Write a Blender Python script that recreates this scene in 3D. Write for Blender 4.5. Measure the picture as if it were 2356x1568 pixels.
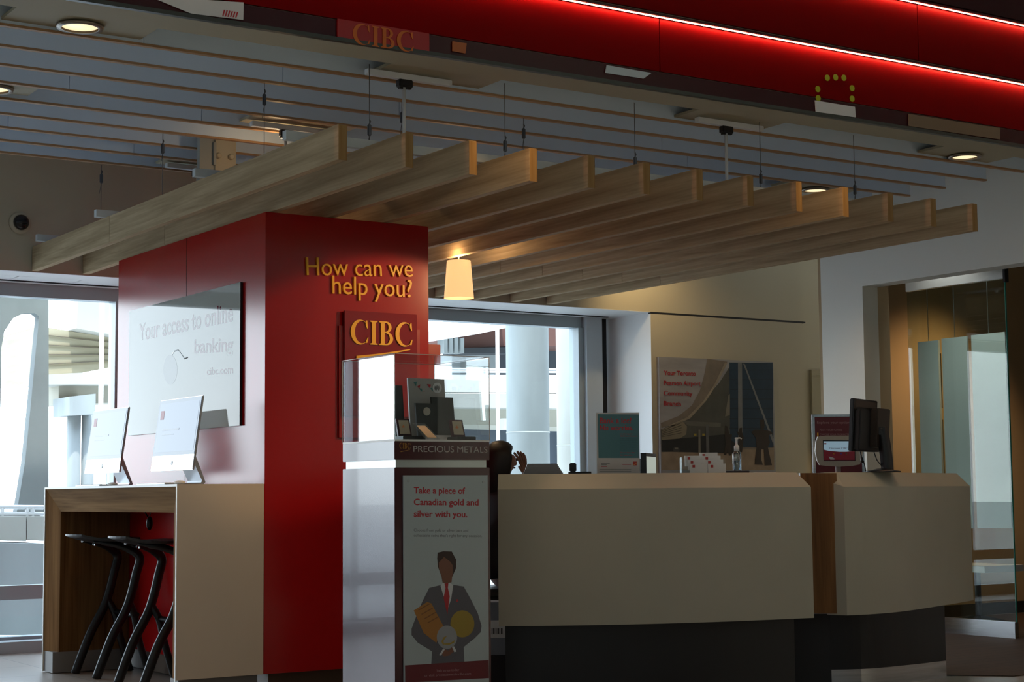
import bpy, bmesh, math, random
from mathutils import Vector, Matrix, noise
random.seed(4)
PI = math.pi
D = bpy.data
for o in list(D.objects): D.objects.remove(o)
S = bpy.context.scene
C = S.collection

# ------------------------------------------------------------------ camera
F, YAW, PIT, ROL, EYE = 3906.2, .58166, .0897, -.00879, 1.08
fw = Vector((math.sin(YAW)*math.cos(PIT), math.cos(YAW)*math.cos(PIT), math.sin(PIT)))
_r = Vector((math.cos(YAW), -math.sin(YAW), 0)); _u = _r.cross(fw)
RT = _r*math.cos(ROL)+_u*math.sin(ROL); UP = -_r*math.sin(ROL)+_u*math.cos(ROL)
NH = Vector((math.sin(YAW), math.cos(YAW), 0))
cam = D.cameras.new('camera'); co = D.objects.new('camera', cam); C.objects.link(co)
cam.sensor_width = 23.5; cam.lens = 23.5*F/2356; cam.clip_start = .05; cam.clip_end = 500
co.matrix_world = Matrix(((RT.x, UP.x, -fw.x, 0), (RT.y, UP.y, -fw.y, 0), (RT.z, UP.z, -fw.z, EYE), (0, 0, 0, 1)))
S.camera = co

# ------------------------------------------------------------------ world, sun, exposure
S.view_settings.view_transform = 'Standard'; S.view_settings.look = 'None'
S.view_settings.exposure = -0.25; S.view_settings.gamma = 1; S.view_settings.use_curve_mapping = False
W = D.worlds.new('world'); S.world = W; W.use_nodes = True
nt = W.node_tree; nt.nodes.clear()
def wn(t, **k):
    n = nt.nodes.new(t)
    for a, b in k.items(): setattr(n, a, b)
    return n
tc = wn('ShaderNodeTexCoord'); sx = wn('ShaderNodeSeparateXYZ'); nt.links.new(tc.outputs['Generated'], sx.inputs[0])
def mr(src, a, b, c=0., d=1.):
    n = wn('ShaderNodeMapRange', interpolation_type='SMOOTHSTEP'); nt.links.new(src, n.inputs['Value'])
    for i, v in zip((1, 2, 3, 4), (a, b, c, d)): n.inputs[i].default_value = v
    return n.outputs[0]
def wmix(f, a, b):
    n = wn('ShaderNodeMix', data_type='RGBA'); nt.links.new(f, n.inputs[0])
    for s, v in ((6, a), (7, b)):
        if isinstance(v, tuple): n.inputs[s].default_value = (*v, 1)
        else: nt.links.new(v, n.inputs[s])
    return n.outputs[2]
mx = wn('ShaderNodeMath', operation='MAXIMUM')
nt.links.new(mr(sx.outputs[1], -.02, .10), mx.inputs[0]); nt.links.new(mr(sx.outputs[2], .45, .6), mx.inputs[1])
sky = wmix(mr(sx.outputs[2], 0, .5), (6.4, 7.2, 7.8), (4.1, 5.2, 6.5))
hall = wmix(mr(sx.outputs[0], -.75, .35), (.17, .225, .24), (.030, .033, .026))
bg = wn('ShaderNodeBackground'); out = wn('ShaderNodeOutputWorld')
nt.links.new(wmix(mx.outputs[0], hall, sky), bg.inputs[0]); bg.inputs[1].default_value = 1.0
nt.links.new(bg.outputs[0], out.inputs[0])

def light(kind, name, loc, energy, color, to=None, **k):
    l = D.lights.new(name, kind); l.energy = energy; l.color = color
    for a, b in k.items(): setattr(l, a, b)
    o = D.objects.new(name, l); C.objects.link(o); o.location = loc
    if to is not None: o.rotation_euler = (Vector(to)-Vector(loc)).to_track_quat('-Z', 'Y').to_euler()
    return o
WARM = (1, .68, .36)
light('SUN', 'sun', (0, -20, 60), 4.2, (1, .95, .88), to=(6, 8, 6), angle=.02)
# added fill lights above the hall floor; their bounce brightens soffit and baffles
light('AREA', 'hall_fill', (1.0, -1.0, 6.9), 620, (.84, 1, .97), to=(1.0, -1.0, 0), shape='RECTANGLE', size=6, size_y=6, spread=1.0)
light('AREA', 'hall_fill', (8.0, -1.0, 6.9), 300, (1, .97, .82), to=(8.0, -1.0, 0), shape='RECTANGLE', size=6, size_y=6, spread=1.0)
light('SPOT', 'sign_spot', (6.0, 7.2, 2.50), 115, (1, .62, .30), to=(4.72, 8.438, 1.86), spot_size=.66, spot_blend=.3, shadow_soft_size=.03)
light('SPOT', 'beam_end_spot', (4.5, 6.45, 3.1), 16, (1, .58, .22), to=(4.53, 6.95, 2.72), spot_size=.80, spot_blend=.35, shadow_soft_size=.05)
light('SPOT', 'beam_end_spot', (6.65, 6.45, 3.1), 13, (1, .58, .22), to=(6.68, 6.95, 2.72), spot_size=.80, spot_blend=.35, shadow_soft_size=.05)
light('SPOT', 'counter_spot', (4.9, 6.45, 3.15), 26, WARM, to=(4.75, 7.15, 1.1), spot_size=.8, spot_blend=1, shadow_soft_size=.08)
light('SPOT', 'counter_spot', (6.3, 6.20, 3.15), 20, WARM, to=(6.3, 6.75, 1.1), spot_size=.9, spot_blend=1, shadow_soft_size=.08)
light('POINT', 'track_bulb', (4.30, 9.02, 3.10), 2.5, WARM, shadow_soft_size=.04)
light('SPOT', 'table_spot', (3.0, 6.9, 3.1), 48, (1, .7, .42), to=(3.75, 8.3, .6), spot_size=.8, spot_blend=.9, shadow_soft_size=.08)
light('SPOT', 'back_wall_spot', (8.7, 10.9, 3.15), 24, (1, .72, .36), to=(8.95, 11.5, 2.6), spot_size=1.9, spot_blend=.9, shadow_soft_size=.05)
light('SPOT', 'office_panel_fill', (9.72, 8.9, 3.15), 40, (.95, 1, .95), to=(10.45, 8.95, 1.6), spot_size=1.6, spot_blend=.9, shadow_soft_size=.1)  # added fill lamp to brighten the white panels behind the door glass
light('SPOT', 'office_spot', (11.2, 9.2, 2.9), 85, (1, .62, .30), to=(10.9, 10.2, 1.0), spot_size=1.7, spot_blend=.9, shadow_soft_size=.1)

# ------------------------------------------------------------------ helpers
def at(px, py, X=None, Y=None, Z=None, D=None):
    d = fw*F + RT*(px-1178) - UP*(py-784)
    if X is not None: t = X/d.x
    elif Y is not None: t = Y/d.y
    elif Z is not None: t = (Z-EYE)/d.z
    else: t = D/d.dot(NH)
    return d*t + Vector((0, 0, EYE))

MC = {}
def mat(name, col=(.5, .5, .5), rough=.5, metal=0, spec=.5, emit=None, es=1, coat=0, trans=0, bump=None, var=None, alpha=None, subs=0):
    if name in MC: return MC[name]
    m = D.materials.new(name); m.use_nodes = True; n = m.node_tree; p = n.nodes['Principled BSDF']
    p.inputs['Base Color'].default_value = (*col, 1); p.inputs['Roughness'].default_value = rough
    p.inputs['Metallic'].default_value = metal; p.inputs['Specular IOR Level'].default_value = spec
    p.inputs['Coat Weight'].default_value = coat; p.inputs['Coat Roughness'].default_value = .03
    p.inputs['Transmission Weight'].default_value = trans
    if emit: p.inputs['Emission Color'].default_value = (*emit, 1); p.inputs['Emission Strength'].default_value = es
    if alpha is not None: p.inputs['Alpha'].default_value = alpha
    if var:      # (scale, amount[, stretch])
        t = n.nodes.new('ShaderNodeTexCoord'); mp = n.nodes.new('ShaderNodeMapping'); ns = n.nodes.new('ShaderNodeTexNoise')
        mp.inputs['Scale'].default_value = var[2] if len(var) > 2 else (1, 1, 1)
        ns.inputs['Scale'].default_value = var[0]; ns.inputs['Detail'].default_value = 5
        n.links.new(t.outputs['Object'], mp.inputs[0]); n.links.new(mp.outputs[0], ns.inputs['Vector'])
        r = n.nodes.new('ShaderNodeValToRGB'); a = var[1]
        r.color_ramp.elements[0].position = .3; r.color_ramp.elements[1].position = .7
        r.color_ramp.elements[0].color = (*[c*(1-a) for c in col], 1); r.color_ramp.elements[1].color = (*[min(1, c*(1+a)) for c in col], 1)
        n.links.new(ns.outputs[0], r.inputs[0]); n.links.new(r.outputs[0], p.inputs['Base Color'])
    if bump:
        ns = n.nodes.new('ShaderNodeTexNoise'); ns.inputs['Scale'].default_value = bump[0]; b = n.nodes.new('ShaderNodeBump')
        b.inputs['Strength'].default_value = bump[1]; b.inputs['Distance'].default_value = .01
        t = n.nodes.new('ShaderNodeTexCoord'); n.links.new(t.outputs['Object'], ns.inputs['Vector'])
        n.links.new(ns.outputs[0], b.inputs['Height']); n.links.new(b.outputs[0], p.inputs['Normal'])
    MC[name] = m; return m
def wood(name, a, b, axis, rough=.5, sc=1.0, spec=.18):
    if name in MC: return MC[name]
    m = D.materials.new(name); m.use_nodes = True; n = m.node_tree; p = n.nodes['Principled BSDF']
    t = n.nodes.new('ShaderNodeTexCoord'); mp = n.nodes.new('ShaderNodeMapping')
    s = [22*sc]*3; s[axis] = 1.1*sc; mp.inputs['Scale'].default_value = s
    n.links.new(t.outputs['Object'], mp.inputs[0])
    n1 = n.nodes.new('ShaderNodeTexNoise'); n1.inputs['Scale'].default_value = 1; n1.inputs['Detail'].default_value = 8; n1.inputs['Distortion'].default_value = .8
    s2 = [130*sc]*3; s2[axis] = 3.5*sc; mp2 = n.nodes.new('ShaderNodeMapping'); mp2.inputs['Scale'].default_value = s2
    n2 = n.nodes.new('ShaderNodeTexNoise'); n2.inputs['Scale'].default_value = 1; n2.inputs['Detail'].default_value = 3
    n.links.new(t.outputs['Object'], mp2.inputs[0]); n.links.new(mp.outputs[0], n1.inputs['Vector']); n.links.new(mp2.outputs[0], n2.inputs['Vector'])
    ad = n.nodes.new('ShaderNodeMath'); ad.operation = 'MULTIPLY_ADD'; ad.inputs[1].default_value = .45
    n.links.new(n2.outputs[0], ad.inputs[0]); n.links.new(n1.outputs[0], ad.inputs[2])
    r = n.nodes.new('ShaderNodeValToRGB'); e = r.color_ramp.elements
    e[0].position = .52; e[0].color = (*a, 1); e[1].position = .92; e[1].color = (*b, 1)
    n.links.new(ad.outputs[0], r.inputs[0]); n.links.new(r.outputs[0], p.inputs['Base Color'])
    p.inputs['Roughness'].default_value = rough; p.inputs['Specular IOR Level'].default_value = spec
    MC[name] = m; return m
def glass(name, tint=(1, 1, 1), refl=.06, rough=0.0, top=.85):
    if name in MC: return MC[name]
    m = D.materials.new(name); m.use_nodes = True; n = m.node_tree; n.nodes.clear()
    o = n.nodes.new('ShaderNodeOutputMaterial'); tr = n.nodes.new('ShaderNodeBsdfTransparent'); g = n.nodes.new('ShaderNodeBsdfGlossy')
    tr.inputs[0].default_value = (*tint, 1); g.inputs['Roughness'].default_value = rough
    lw = n.nodes.new('ShaderNodeLayerWeight'); lw.inputs[0].default_value = .25
    mr_ = n.nodes.new('ShaderNodeMapRange'); mr_.inputs[3].default_value = refl; mr_.inputs[4].default_value = top
    n.links.new(lw.outputs['Fresnel'], mr_.inputs[0])
    mx_ = n.nodes.new('ShaderNodeMixShader'); n.links.new(mr_.outputs[0], mx_.inputs[0])
    n.links.new(tr.outputs[0], mx_.inputs[1]); n.links.new(g.outputs[0], mx_.inputs[2]); n.links.new(mx_.outputs[0], o.inputs[0])
    MC[name] = m; return m
def tiles(name, a, mortar, sx_, sy_, rough):
    m = D.materials.new(name); m.use_nodes = True; n = m.node_tree; p = n.nodes['Principled BSDF']
    t = n.nodes.new('ShaderNodeTexCoord'); br = n.nodes.new('ShaderNodeTexBrick'); n.links.new(t.outputs['Object'], br.inputs['Vector'])
    br.inputs['Scale'].default_value = 1; br.offset = 0 if sx_ == sy_ else .5
    br.inputs['Brick Width'].default_value = sx_; br.inputs['Row Height'].default_value = sy_; br.inputs['Mortar Size'].default_value = .004
    br.inputs['Color1'].default_value = (*a, 1); br.inputs['Color2'].default_value = (*[c*.8 for c in a], 1); br.inputs['Mortar'].default_value = (*mortar, 1)
    n.links.new(br.outputs['Color'], p.inputs['Base Color']); p.inputs['Roughness'].default_value = rough
    return m

def wpos(o):
    v = Vector(o.location)
    while o.parent: o = o.parent; v += Vector(o.location)
    return v
class MB:
    def __init__(s): s.b = bmesh.new()
    def box(s, x0, y0, z0, x1, y1, z1, bev=0, seg=2):
        g = bmesh.ops.create_cube(s.b, size=1)['verts']
        for v in g: v.co = Vector(((x0+x1)/2+v.co.x*(x1-x0), (y0+y1)/2+v.co.y*(y1-y0), (z0+z1)/2+v.co.z*(z1-z0)))
        if bev:
            es = list({e for v in g for e in v.link_edges}); bmesh.ops.bevel(s.b, geom=es, offset=bev, segments=seg, affect='EDGES')
        return s
    def obox(s, o, x, y, z, a, b, c, bev=0):      # oriented box: origin corner o, axis vectors x,y,z with lengths a,b,c
        g = bmesh.ops.create_cube(s.b, size=1)['verts']
        for v in g: v.co = Vector(o)+x*a*(v.co.x+.5)+y*b*(v.co.y+.5)+z*c*(v.co.z+.5)
        if bev:
            es = list({e for v in g for e in v.link_edges}); bmesh.ops.bevel(s.b, geom=es, offset=bev, segments=2, affect='EDGES')
        return s
    def prism(s, pts, off):
        off = Vector(off); a = [s.b.verts.new(Vector(p)) for p in pts]; c = [s.b.verts.new(Vector(p)+off) for p in pts]
        n = len(pts); s.b.faces.new(a); s.b.faces.new(c[::-1])
        for i in range(n): s.b.faces.new((a[i], c[i], c[(i+1) % n], a[(i+1) % n]))
        return s
    def tube(s, path, r, n=10, flat=1.0, side=None, caps=True):
        path = [Vector(p) for p in path]; rs = r if isinstance(r, (list, tuple)) else [r]*len(path)
        rings = []
        for i, p in enumerate(path):
            t = (path[min(i+1, len(path)-1)]-path[max(i-1, 0)]).normalized()
            sd = Vector(side) if side else (Vector((0, 0, 1)) if abs(t.z) < .9 else Vector((1, 0, 0)))
            u = (sd - t*sd.dot(t)).normalized(); w = t.cross(u)
            rings.append([s.b.verts.new(p+u*math.cos(2*PI*k/n)*rs[i]*flat+w*math.sin(2*PI*k/n)*rs[i]) for k in range(n)])
        for a, c in zip(rings, rings[1:]):
            for k in range(n): s.b.faces.new((a[k], a[(k+1) % n], c[(k+1) % n], c[k])).smooth = True
        if caps: s.b.faces.new(rings[0][::-1]); s.b.faces.new(rings[-1])
        return s
    def lathe(s, c, prof, n=32, ax=(0, 0, 1), sy=1.0, close=False):
        ax = Vector(ax).normalized(); u = ax.orthogonal().normalized(); w = ax.cross(u); c = Vector(c); rings = []
        for r, h in prof: rings.append([s.b.verts.new(c+ax*h+(u*math.cos(2*PI*k/n)+w*math.sin(2*PI*k/n)*sy)*max(r, 1e-4)) for k in range(n)])
        for a, d in zip(rings, rings[1:]):
            for k in range(n): s.b.faces.new((a[k], a[(k+1) % n], d[(k+1) % n], d[k])).smooth = True
        if not close: s.b.faces.new(rings[0][::-1]); s.b.faces.new(rings[-1])
        return s
    def ball(s, c, r, sc=(1, 1, 1), n=16):
        g = bmesh.ops.create_uvsphere(s.b, u_segments=n, v_segments=n//2+2, radius=r)['verts']
        for v in g:
            v.co = Vector((v.co.x*sc[0], v.co.y*sc[1], v.co.z*sc[2]))+Vector(c)
            for f in v.link_faces: f.smooth = True
        return s
    def sweep(s, path, sec, e0=None, e1=None):
        # path: plan points; sec: (inset, z); inset is measured to the left of travel; e0/e1 pull section points in along the path at the ends
        path = [Vector((p[0], p[1], 0)) for p in path]; rings = []
        for i, p in enumerate(path):
            t = (path[min(i+1, len(path)-1)]-path[max(i-1, 0)]).normalized(); nrm = Vector((-t.y, t.x, 0)); ring = []
            for j, (q, z) in enumerate(sec):
                d = 0
                if i == 0 and e0: d = e0[j]
                if i == len(path)-1 and e1: d = -e1[j]
                ring.append(s.b.verts.new(p+nrm*q+t*d+Vector((0, 0, z))))
            rings.append(ring)
        m = len(sec)
        for a, c in zip(rings, rings[1:]):
            for k in range(m): s.b.faces.new((a[k], a[(k+1) % m], c[(k+1) % m], c[k]))
        s.b.faces.new(rings[0][::-1]); s.b.faces.new(rings[-1])
        return s
    def mesh(s, me):
        s.b.from_mesh(me); return s
    def build(s, name, m, parent=None, origin=None, **props):
        bmesh.ops.recalc_face_normals(s.b, faces=s.b.faces[:])
        if origin is None:
            vs = [v.co for v in s.b.verts]
            mn = Vector([min(v[i] for v in vs) for i in range(3)]); mxx = Vector([max(v[i] for v in vs) for i in range(3)])
            origin = Vector(((mn.x+mxx.x)/2, (mn.y+mxx.y)/2, mn.z))
        origin = Vector(origin)
        bmesh.ops.translate(s.b, vec=-origin, verts=s.b.verts[:])
        me = D.meshes.new(name); s.b.to_mesh(me); s.b.free(); me.materials.append(m)
        o = D.objects.new(name, me); C.objects.link(o)
        if parent: o.parent = parent; o.location = origin-wpos(parent)
        else: o.location = origin
        for k, v in props.items(): o[k] = v
        return o
def thing(name, loc, label, cat, group=None):
    o = D.objects.new(name, None); C.objects.link(o); o.location = loc; o.empty_display_size = .1
    o['label'] = label; o['category'] = cat
    if group: o['group'] = group
    return o
def tag(o, label, cat, group=None):
    o['label'] = label; o['category'] = cat
    if group: o['group'] = group
    return o
def struct(name, mb, m):
    return mb.build(name, m, None, kind='structure')
def copy_tree(o, parent=None):
    c = o.copy(); C.objects.link(c); c.parent = parent
    for ch in list(o.children): copy_tree(ch, c)
    return c
ORD = ['first', 'second', 'third', 'fourth', 'fifth', 'sixth', 'seventh', 'eighth', 'ninth', 'tenth', 'eleventh', 'twelfth', 'thirteenth']

# lettering -------------------------------------------------------------
def text_mesh(s, bold=0.0, extr=.004):
    cu = D.curves.new('t', 'FONT'); cu.body = s; cu.size = 1; cu.offset = bold; cu.extrude = extr; cu.resolution_u = 4
    o = D.objects.new('t', cu); C.objects.link(o); dg = bpy.context.evaluated_depsgraph_get(); me = D.meshes.new_from_object(o.evaluated_get(dg))
    D.objects.remove(o); return me
CAPH = .729
def text(s, P0, P1, up, cap, parent, m, bold=0.0, name='lettering', depth=.001, nrm=None):
    """line of lettering whose baseline runs P0->P1, cap height cap (m)"""
    me = text_mesh(s, bold, .5)
    xs = [v.co.x for v in me.vertices]; x0, x1 = min(xs), max(xs)
    P0 = Vector(P0); P1 = Vector(P1); xd = (P1-P0); w = xd.length; xd.normalize(); up = Vector(up)
    up = (up-xd*up.dot(xd)).normalized(); nn = xd.cross(up)
    b = MB(); b.mesh(me)
    for v in b.b.verts:
        x, y, z = v.co; v.co = P0+xd*((x-x0)/(x1-x0)*w)+up*(y/CAPH*cap)+nn*(depth*(z+.5))
    D.meshes.remove(me)
    return b.build(name, m, parent)
UPZ = Vector((0, 0, 1))
def tpx(s, x0, y0, x1, y1, cap, pl, parent, m, bold=0.0, lift=0, name='lettering', depth=.001):
    P0, P1 = at(x0, y0, **pl), at(x1, y1, **pl); ph = at(x0, y0-cap, **pl)
    xd = (P1-P0).normalized(); nn = xd.cross(UPZ)
    return text(s, P0+nn*lift, P1+nn*lift, UPZ, (ph-P0).z, parent, m, bold, name, depth)
def poly(pts, pl, lift=0, thick=.0012):
    """outline traced on a flat printed thing, lifted off its face"""
    P = [at(x, y, **pl) for x, y in pts]
    if 'X' in pl: n = Vector((-1, 0, 0))
    elif 'Y' in pl: n = Vector((0, -1, 0))
    else: n = -NH
    return MB().prism([p+n*lift for p in P], n*thick)
def arc(cx, cy, rx, ry, a0, a1, n): return [(cx+rx*math.cos(math.radians(a0+(a1-a0)*i/n)), cy+ry*math.sin(math.radians(a0+(a1-a0)*i/n))) for i in range(n+1)]
def serif_cibc():
    """pieces (lists of 2D points, unit height) of the letters C I B C"""
    P = []
    def Cc(ox):
        P.append([(ox+x, y) for x, y in arc(.50, .5, .50, .52, 48, 312, 28)+[(.87, .16)]+arc(.60, .5, .385, .465, 316, 44, 28)+[(.86, .80)]])
        P.append([(ox+.80, .80), (ox+.87, .66), (ox+.91, .66), (ox+.88, 1.0), (ox+.84, 1.0), (ox+.80, .93)])
        P.append([(ox+.82, .16), (ox+.91, .30), (ox+.94, .28), (ox+.88, .06), (ox+.80, .06)])
    def stem(ox):
        P.append([(ox+.08, 0.02), (ox+.28, .02), (ox+.28, .98), (ox+.08, .98)])
        for y0, y1, y2 in ((0, .035, .08), (1, .965, .92)):
            P.append([(ox-.02, y0), (ox+.38, y0), (ox+.38, y1), (ox+.26, y2), (ox+.10, y2), (ox-.02, y1)])
    Cc(0); stem(1.05); stem(1.53)
    ox = 1.53
    P.append([(ox+.2, 1.0)]+[(ox+x, y) for x, y in arc(.36, .76, .30, .24, 90, -90, 16)]+[(ox+.2, .52), (ox+.2, .565)]+[(ox+x, y) for x, y in arc(.33, .76, .17, .19, -90, 90, 16)]+[(ox+.2, .95)])
    P.append([(ox+.2, .555)]+[(ox+x, y) for x, y in arc(.36, .278, .38, .278, 90, -90, 16)]+[(ox+.2, 0), (ox+.2, .05)]+[(ox+x, y) for x, y in arc(.34, .282, .22, .225, -90, 90, 16)]+[(ox+.2, .507)])
    Cc(2.40)
    return P, 3.34
def cibc(P0, P1, h, parent, m, depth=.002, lift=0, swoosh=True, name='emblem'):
    pcs, w = serif_cibc(); P0 = Vector(P0); P1 = Vector(P1); xd = P1-P0; L = xd.length; xd.normalize(); nn = xd.cross(UPZ)
    b = MB()
    if swoosh:
        top = [(.3+.1*i, -.50+.010*i+.00012*i*i) for i in range(30)]; bot = [(x, y-.10*(1-(x-.3)/3.2)-.035) for x, y in top]
        pcs = pcs+[top+bot[::-1]]
    for i_, pc in enumerate(pcs): b.prism([P0+xd*(x/w*L)+UPZ*(y*h)+nn*(lift+.00012*i_) for x, y in pc], nn*depth)
    return b.build(name, m, parent)

# ------------------------------------------------------------------ materials
M = dict(
 red=mat('tower_red_laminate', (.34, .003, .004), .20, spec=.5),
 redside=mat('sign_red', (.30, .008, .010), .3),
 cream=mat('cream_laminate', (.43, .41, .33), .38, spec=.3, var=(3, .03)),
 table=mat('table_white_laminate', (.62, .55, .46), .4, var=(3, .02)),
 edge=mat('white_edge', (.75, .76, .74), .35),
 oak=wood('pale_oak_veneer', (.36, .265, .155), (.56, .43, .27), 1, .75, .8, .03),
 oak_end=wood('oak_end_grain', (.24, .14, .055), (.34, .22, .10), 2, .6, 1, .03),
 oak_strip=wood('oak_strip', (.36, .20, .10), (.46, .28, .15), 0, .5),
 teak=wood('brown_oak_table', (.11, .050, .018), (.24, .125, .05), 2, .6, .6, .01),
 teakh=wood('brown_oak_table_rail', (.13, .07, .03), (.27, .155, .07), 1, .6, .6, .01),
 wall=mat('warm_white_paint', (.54, .49, .37), .75, bump=(300, .05)),
 beige=mat('beige_paint', (.46, .34, .20), .75, bump=(300, .05)),
 soffit=mat('beige_soffit_paint', (.40, .36, .25), .7),
 brightwhite=mat('bright_white_paint', (.84, .85, .84), .6),
 white=mat('white_paint', (.66, .68, .70), .6),
 baffle=mat('white_baffle', (.64, .75, .88), .6, var=(1.2, .03)),
 steel=mat('brushed_steel', (.55, .56, .57), .22, metal=1, var=(4, .12, (1, 1, 20))),
 alu=mat('aluminium_frame', (.38, .42, .44), .35, metal=.7),
 greyframe=mat('grey_frame', (.36, .43, .46), .35),
 black=mat('black_plastic', (.008, .008, .009), .35),
 blackm=mat('black_matte', (.012, .012, .014), .6),
 darkpl=mat('dark_plinth', (.012, .012, .013), .4),
 grey=mat('grey_kick_plate', (.22, .21, .20), .5),
 yellow=mat('yellow_lettering', (.90, .46, .02), .4),
 gold=mat('gold', (.78, .64, .40), .3, metal=.3),
 burg=mat('burgundy_laminate', (.06, .006, .010), .15, spec=.6, coat=.25),
 burg2=mat('burgundy_print', (.14, .010, .018), .4),
 print_w=mat('white_print', (.60, .64, .66), .4),
 print_r=mat('red_print', (.42, .02, .03), .4),
 paper=mat('white_paper', (.72, .72, .71), .6),
 ink=mat('grey_ink', (.16, .17, .18), .5),
 clear=glass('clear_glass', (.93, .96, .95), .05),
 acryl=glass('acrylic', (.98, .99, .99), .015, top=.42),
 winglass=glass('window_glass', (.99, 1.0, 1.0), .01, top=.35),
 concrete=mat('outdoor_concrete', (.50, .50, .46), .85, var=(.7, .10)),
 concrete2=mat('stained_concrete', (.33, .36, .36), .85, var=(1.3, .22, (1, 1, .25))),
 hair=mat('dark_hair', (.010, .008, .007), .5, var=(30, .4, (1, 1, .2))),
 skin=mat('skin', (.38, .19, .12), .5),
 cloth=mat('black_cloth', (.014, .014, .018), .8),
)

# ------------------------------------------------------------------ setting
YW, ZS, ZC = 11.51, 2.632, 3.55
tile = tiles('beige_floor_tiles', (.30, .25, .205), (.10, .08, .07), .6, .6, .3)
plank = tiles('dark_wood_planks', (.065, .034, .018), (.02, .01, .006), 1.2, .12, .7)
b = MB(); b.prism([(-30, -25, 0), (25, -25, 0), (25, 12.2, 0), (-30, 12.2, 0)], (0, 0, -.2)); struct('floor', b, tile)
b = MB(); b.prism([(5.1, 7.9, .001), (7.3, 7.35, .001), (7.9, 6.75, .001), (24, 6.75, .001), (24, 10.1, .001), (10.9, 10.1, .001), (10.9, 11.4, .001), (5.1, 11.4, .001)], (0, 0, .004)); struct('floor_wood', b, plank)
b = MB(); b.box(-2, 7.27, ZC, 9.8, 12.3, ZC+.1); struct('ceiling', b, M['white'])
b = MB(); b.box(-30, -25, 7.0, 30, 12.4, 7.2); struct('ceiling_terminal', b, M['white'])
# upper back wall with soffit over the window
b = MB(); b.box(-30, YW, ZS, 10.76, YW+.12, 7.0)
struct('wall_back', b, M['wall'])
b = MB(); b.box(-30, YW+.0, ZS-.004, 9.0, 12.35, ZS-.0005); b.box(9.0, YW+.005, ZS-.004, 9.3, 12.35, ZS+.02); struct('ceiling_soffit', b, M['brightwhite'])
b = MB(); b.box(9.002, YW, 0, 9.2, YW+.004, ZS-.015); b.box(9.2, YW, 0, 10.76, YW+.12, ZS-.015); struct('wall_back_lower', b, M['wall'])
b = MB(); b.box(9.0, YW-.001, ZS-.016, 10.78, YW+.03, ZS+.001); b.box(10.76, YW-.002, ZS-.012, 10.80, YW+.1, ZS+.0); struct('trim_1', b, M['blackm'])
b = MB(); b.prism([(9.0, YW+.001, 0), (9.04, 12.24, 0), (9.19, 12.24, 0), (9.19, YW+.005, 0)], (0, 0, ZS)); struct('wall_reveal', b, M['brightwhite'])
b = MB(); b.prism([(10.76, YW+.12, 0), (10.76, YW+.3, 0), (13, YW+.3, 0), (13, YW+.12, 0)], (0, 0, 7)); struct('wall_recess', b, M['wall'])
b = MB(); b.box(-30, YW, 0, -2, YW+.2, ZS); struct('wall_left', b, M['wall'])
# partition with wide opening
XP = 9.3
b = MB()
b.prism([(XP, 9.725, 0), (XP, 9.275, 0), (XP+.16, 9.275, 0), (XP+.16, 9.725, 0)], (0, 0, 7))
b.box(XP, -2, ZS, XP+.16, 9.275, 7)
b.box(XP, -2, 0, XP+.16, 6.6, ZS)
struct('wall_right', b, mat('partition_white', (.74, .73, .66), .7, bump=(300, .05)))
b = MB(); b.box(XP+.16, 9.275, 0, XP+.28, 9.5, 2.9); struct('wall_jamb', b, M['beige'])
# office behind the partition
b = MB()
sl = at(2148, 900, Y=10.2).x, at(2168, 900, Y=10.2).x
z1 = [at(2157, y, Y=10.2).z for y in (812, 938, 965, 1010)]
b.box(9.82, 10.2, 0, sl[0], 10.3, 3.3); b.box(sl[1], 10.2, 0, 16, 10.3, 3.3); b.box(sl[0], 10.2, z1[0], sl[1], 10.3, 3.3)
b.box(sl[0], 10.2, z1[2], sl[1], 10.3, z1[1]); b.box(sl[0], 10.2, 0, sl[1], 10.3, .4)
struct('wall_office', b, M['beige'])
b = MB(); b.box(XP+.16, -2, 3.3, 16, 9.6, 3.4); b.box(9.85, 9.6, 3.3, 16, 10.3, 3.4); struct('ceiling_office', b, M['wall'])
b = MB(); b.box(9.83, 10.17, 0, 16, 10.199, .10); struct('baseboard_office', b, M['blackm'])
b = MB(); b.box(16, -2, 0, 16.1, 10.3, 3.3); struct('wall_office_far', b, M['beige'])

# window wall
YG = 12.2
def window(name, x0, x1, mull):
    b = MB(); fr = .05
    b.box(x0, YG-.06, ZS-.10, x1, YG+.06, ZS-.002)
    b.box(x0, YG-.06, 0, x1, YG+.06, .10)
    b.box(x0, YG-.05, .36, x1, YG+.05, .46)
    for x in mull: b.box(x-.03, YG-.08, .1, x+.03, YG+.06, ZS-.1)
    o = struct(name, b, M['greyframe'])
    p = MB(); p.box(x0, YG-.004, .1, x1, YG+.004, ZS-.1); p.build('pane', M['winglass'], o)
    return o
window('window_1', -2, 4.55, (-2, 1.2, 4.47))
window('window_2', 4.55, 8.72, (4.6, 8.70))
b = MB(); b.box(8.73, YG-.12, 0, 8.90, YG+.08, ZS); struct('trim_2', b, mat('pale_blue_frame', (.50, .56, .60), .4))
b = MB(); b.box(8.90, YG-.02, 0, 9.02, YG+.10, ZS); struct('trim_3', b, M['blackm'])
b = MB(); b.box(-30, 11.98, ZS-.012, 8.9, 12.0, ZS); struct('trim_4', b, M['blackm'])
b = MB()
for x in (3.6, 4.05, 6.3, 7.9): b.box(x, 11.75, ZS-.004, x+.006, 11.98, ZS-.001)
b.box(2.0, 11.75, ZS-.004, 4.05, 11.756, ZS-.001); b.box(6.3, 11.75, ZS-.004, 7.9, 11.756, ZS-.001)
struct('trim_5', b, M['greyframe'])
b = MB(); b.box(1, 11.95, 0, 4.45, 12.1, .08); struct('trim_6', b, M['greyframe'])

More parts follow.
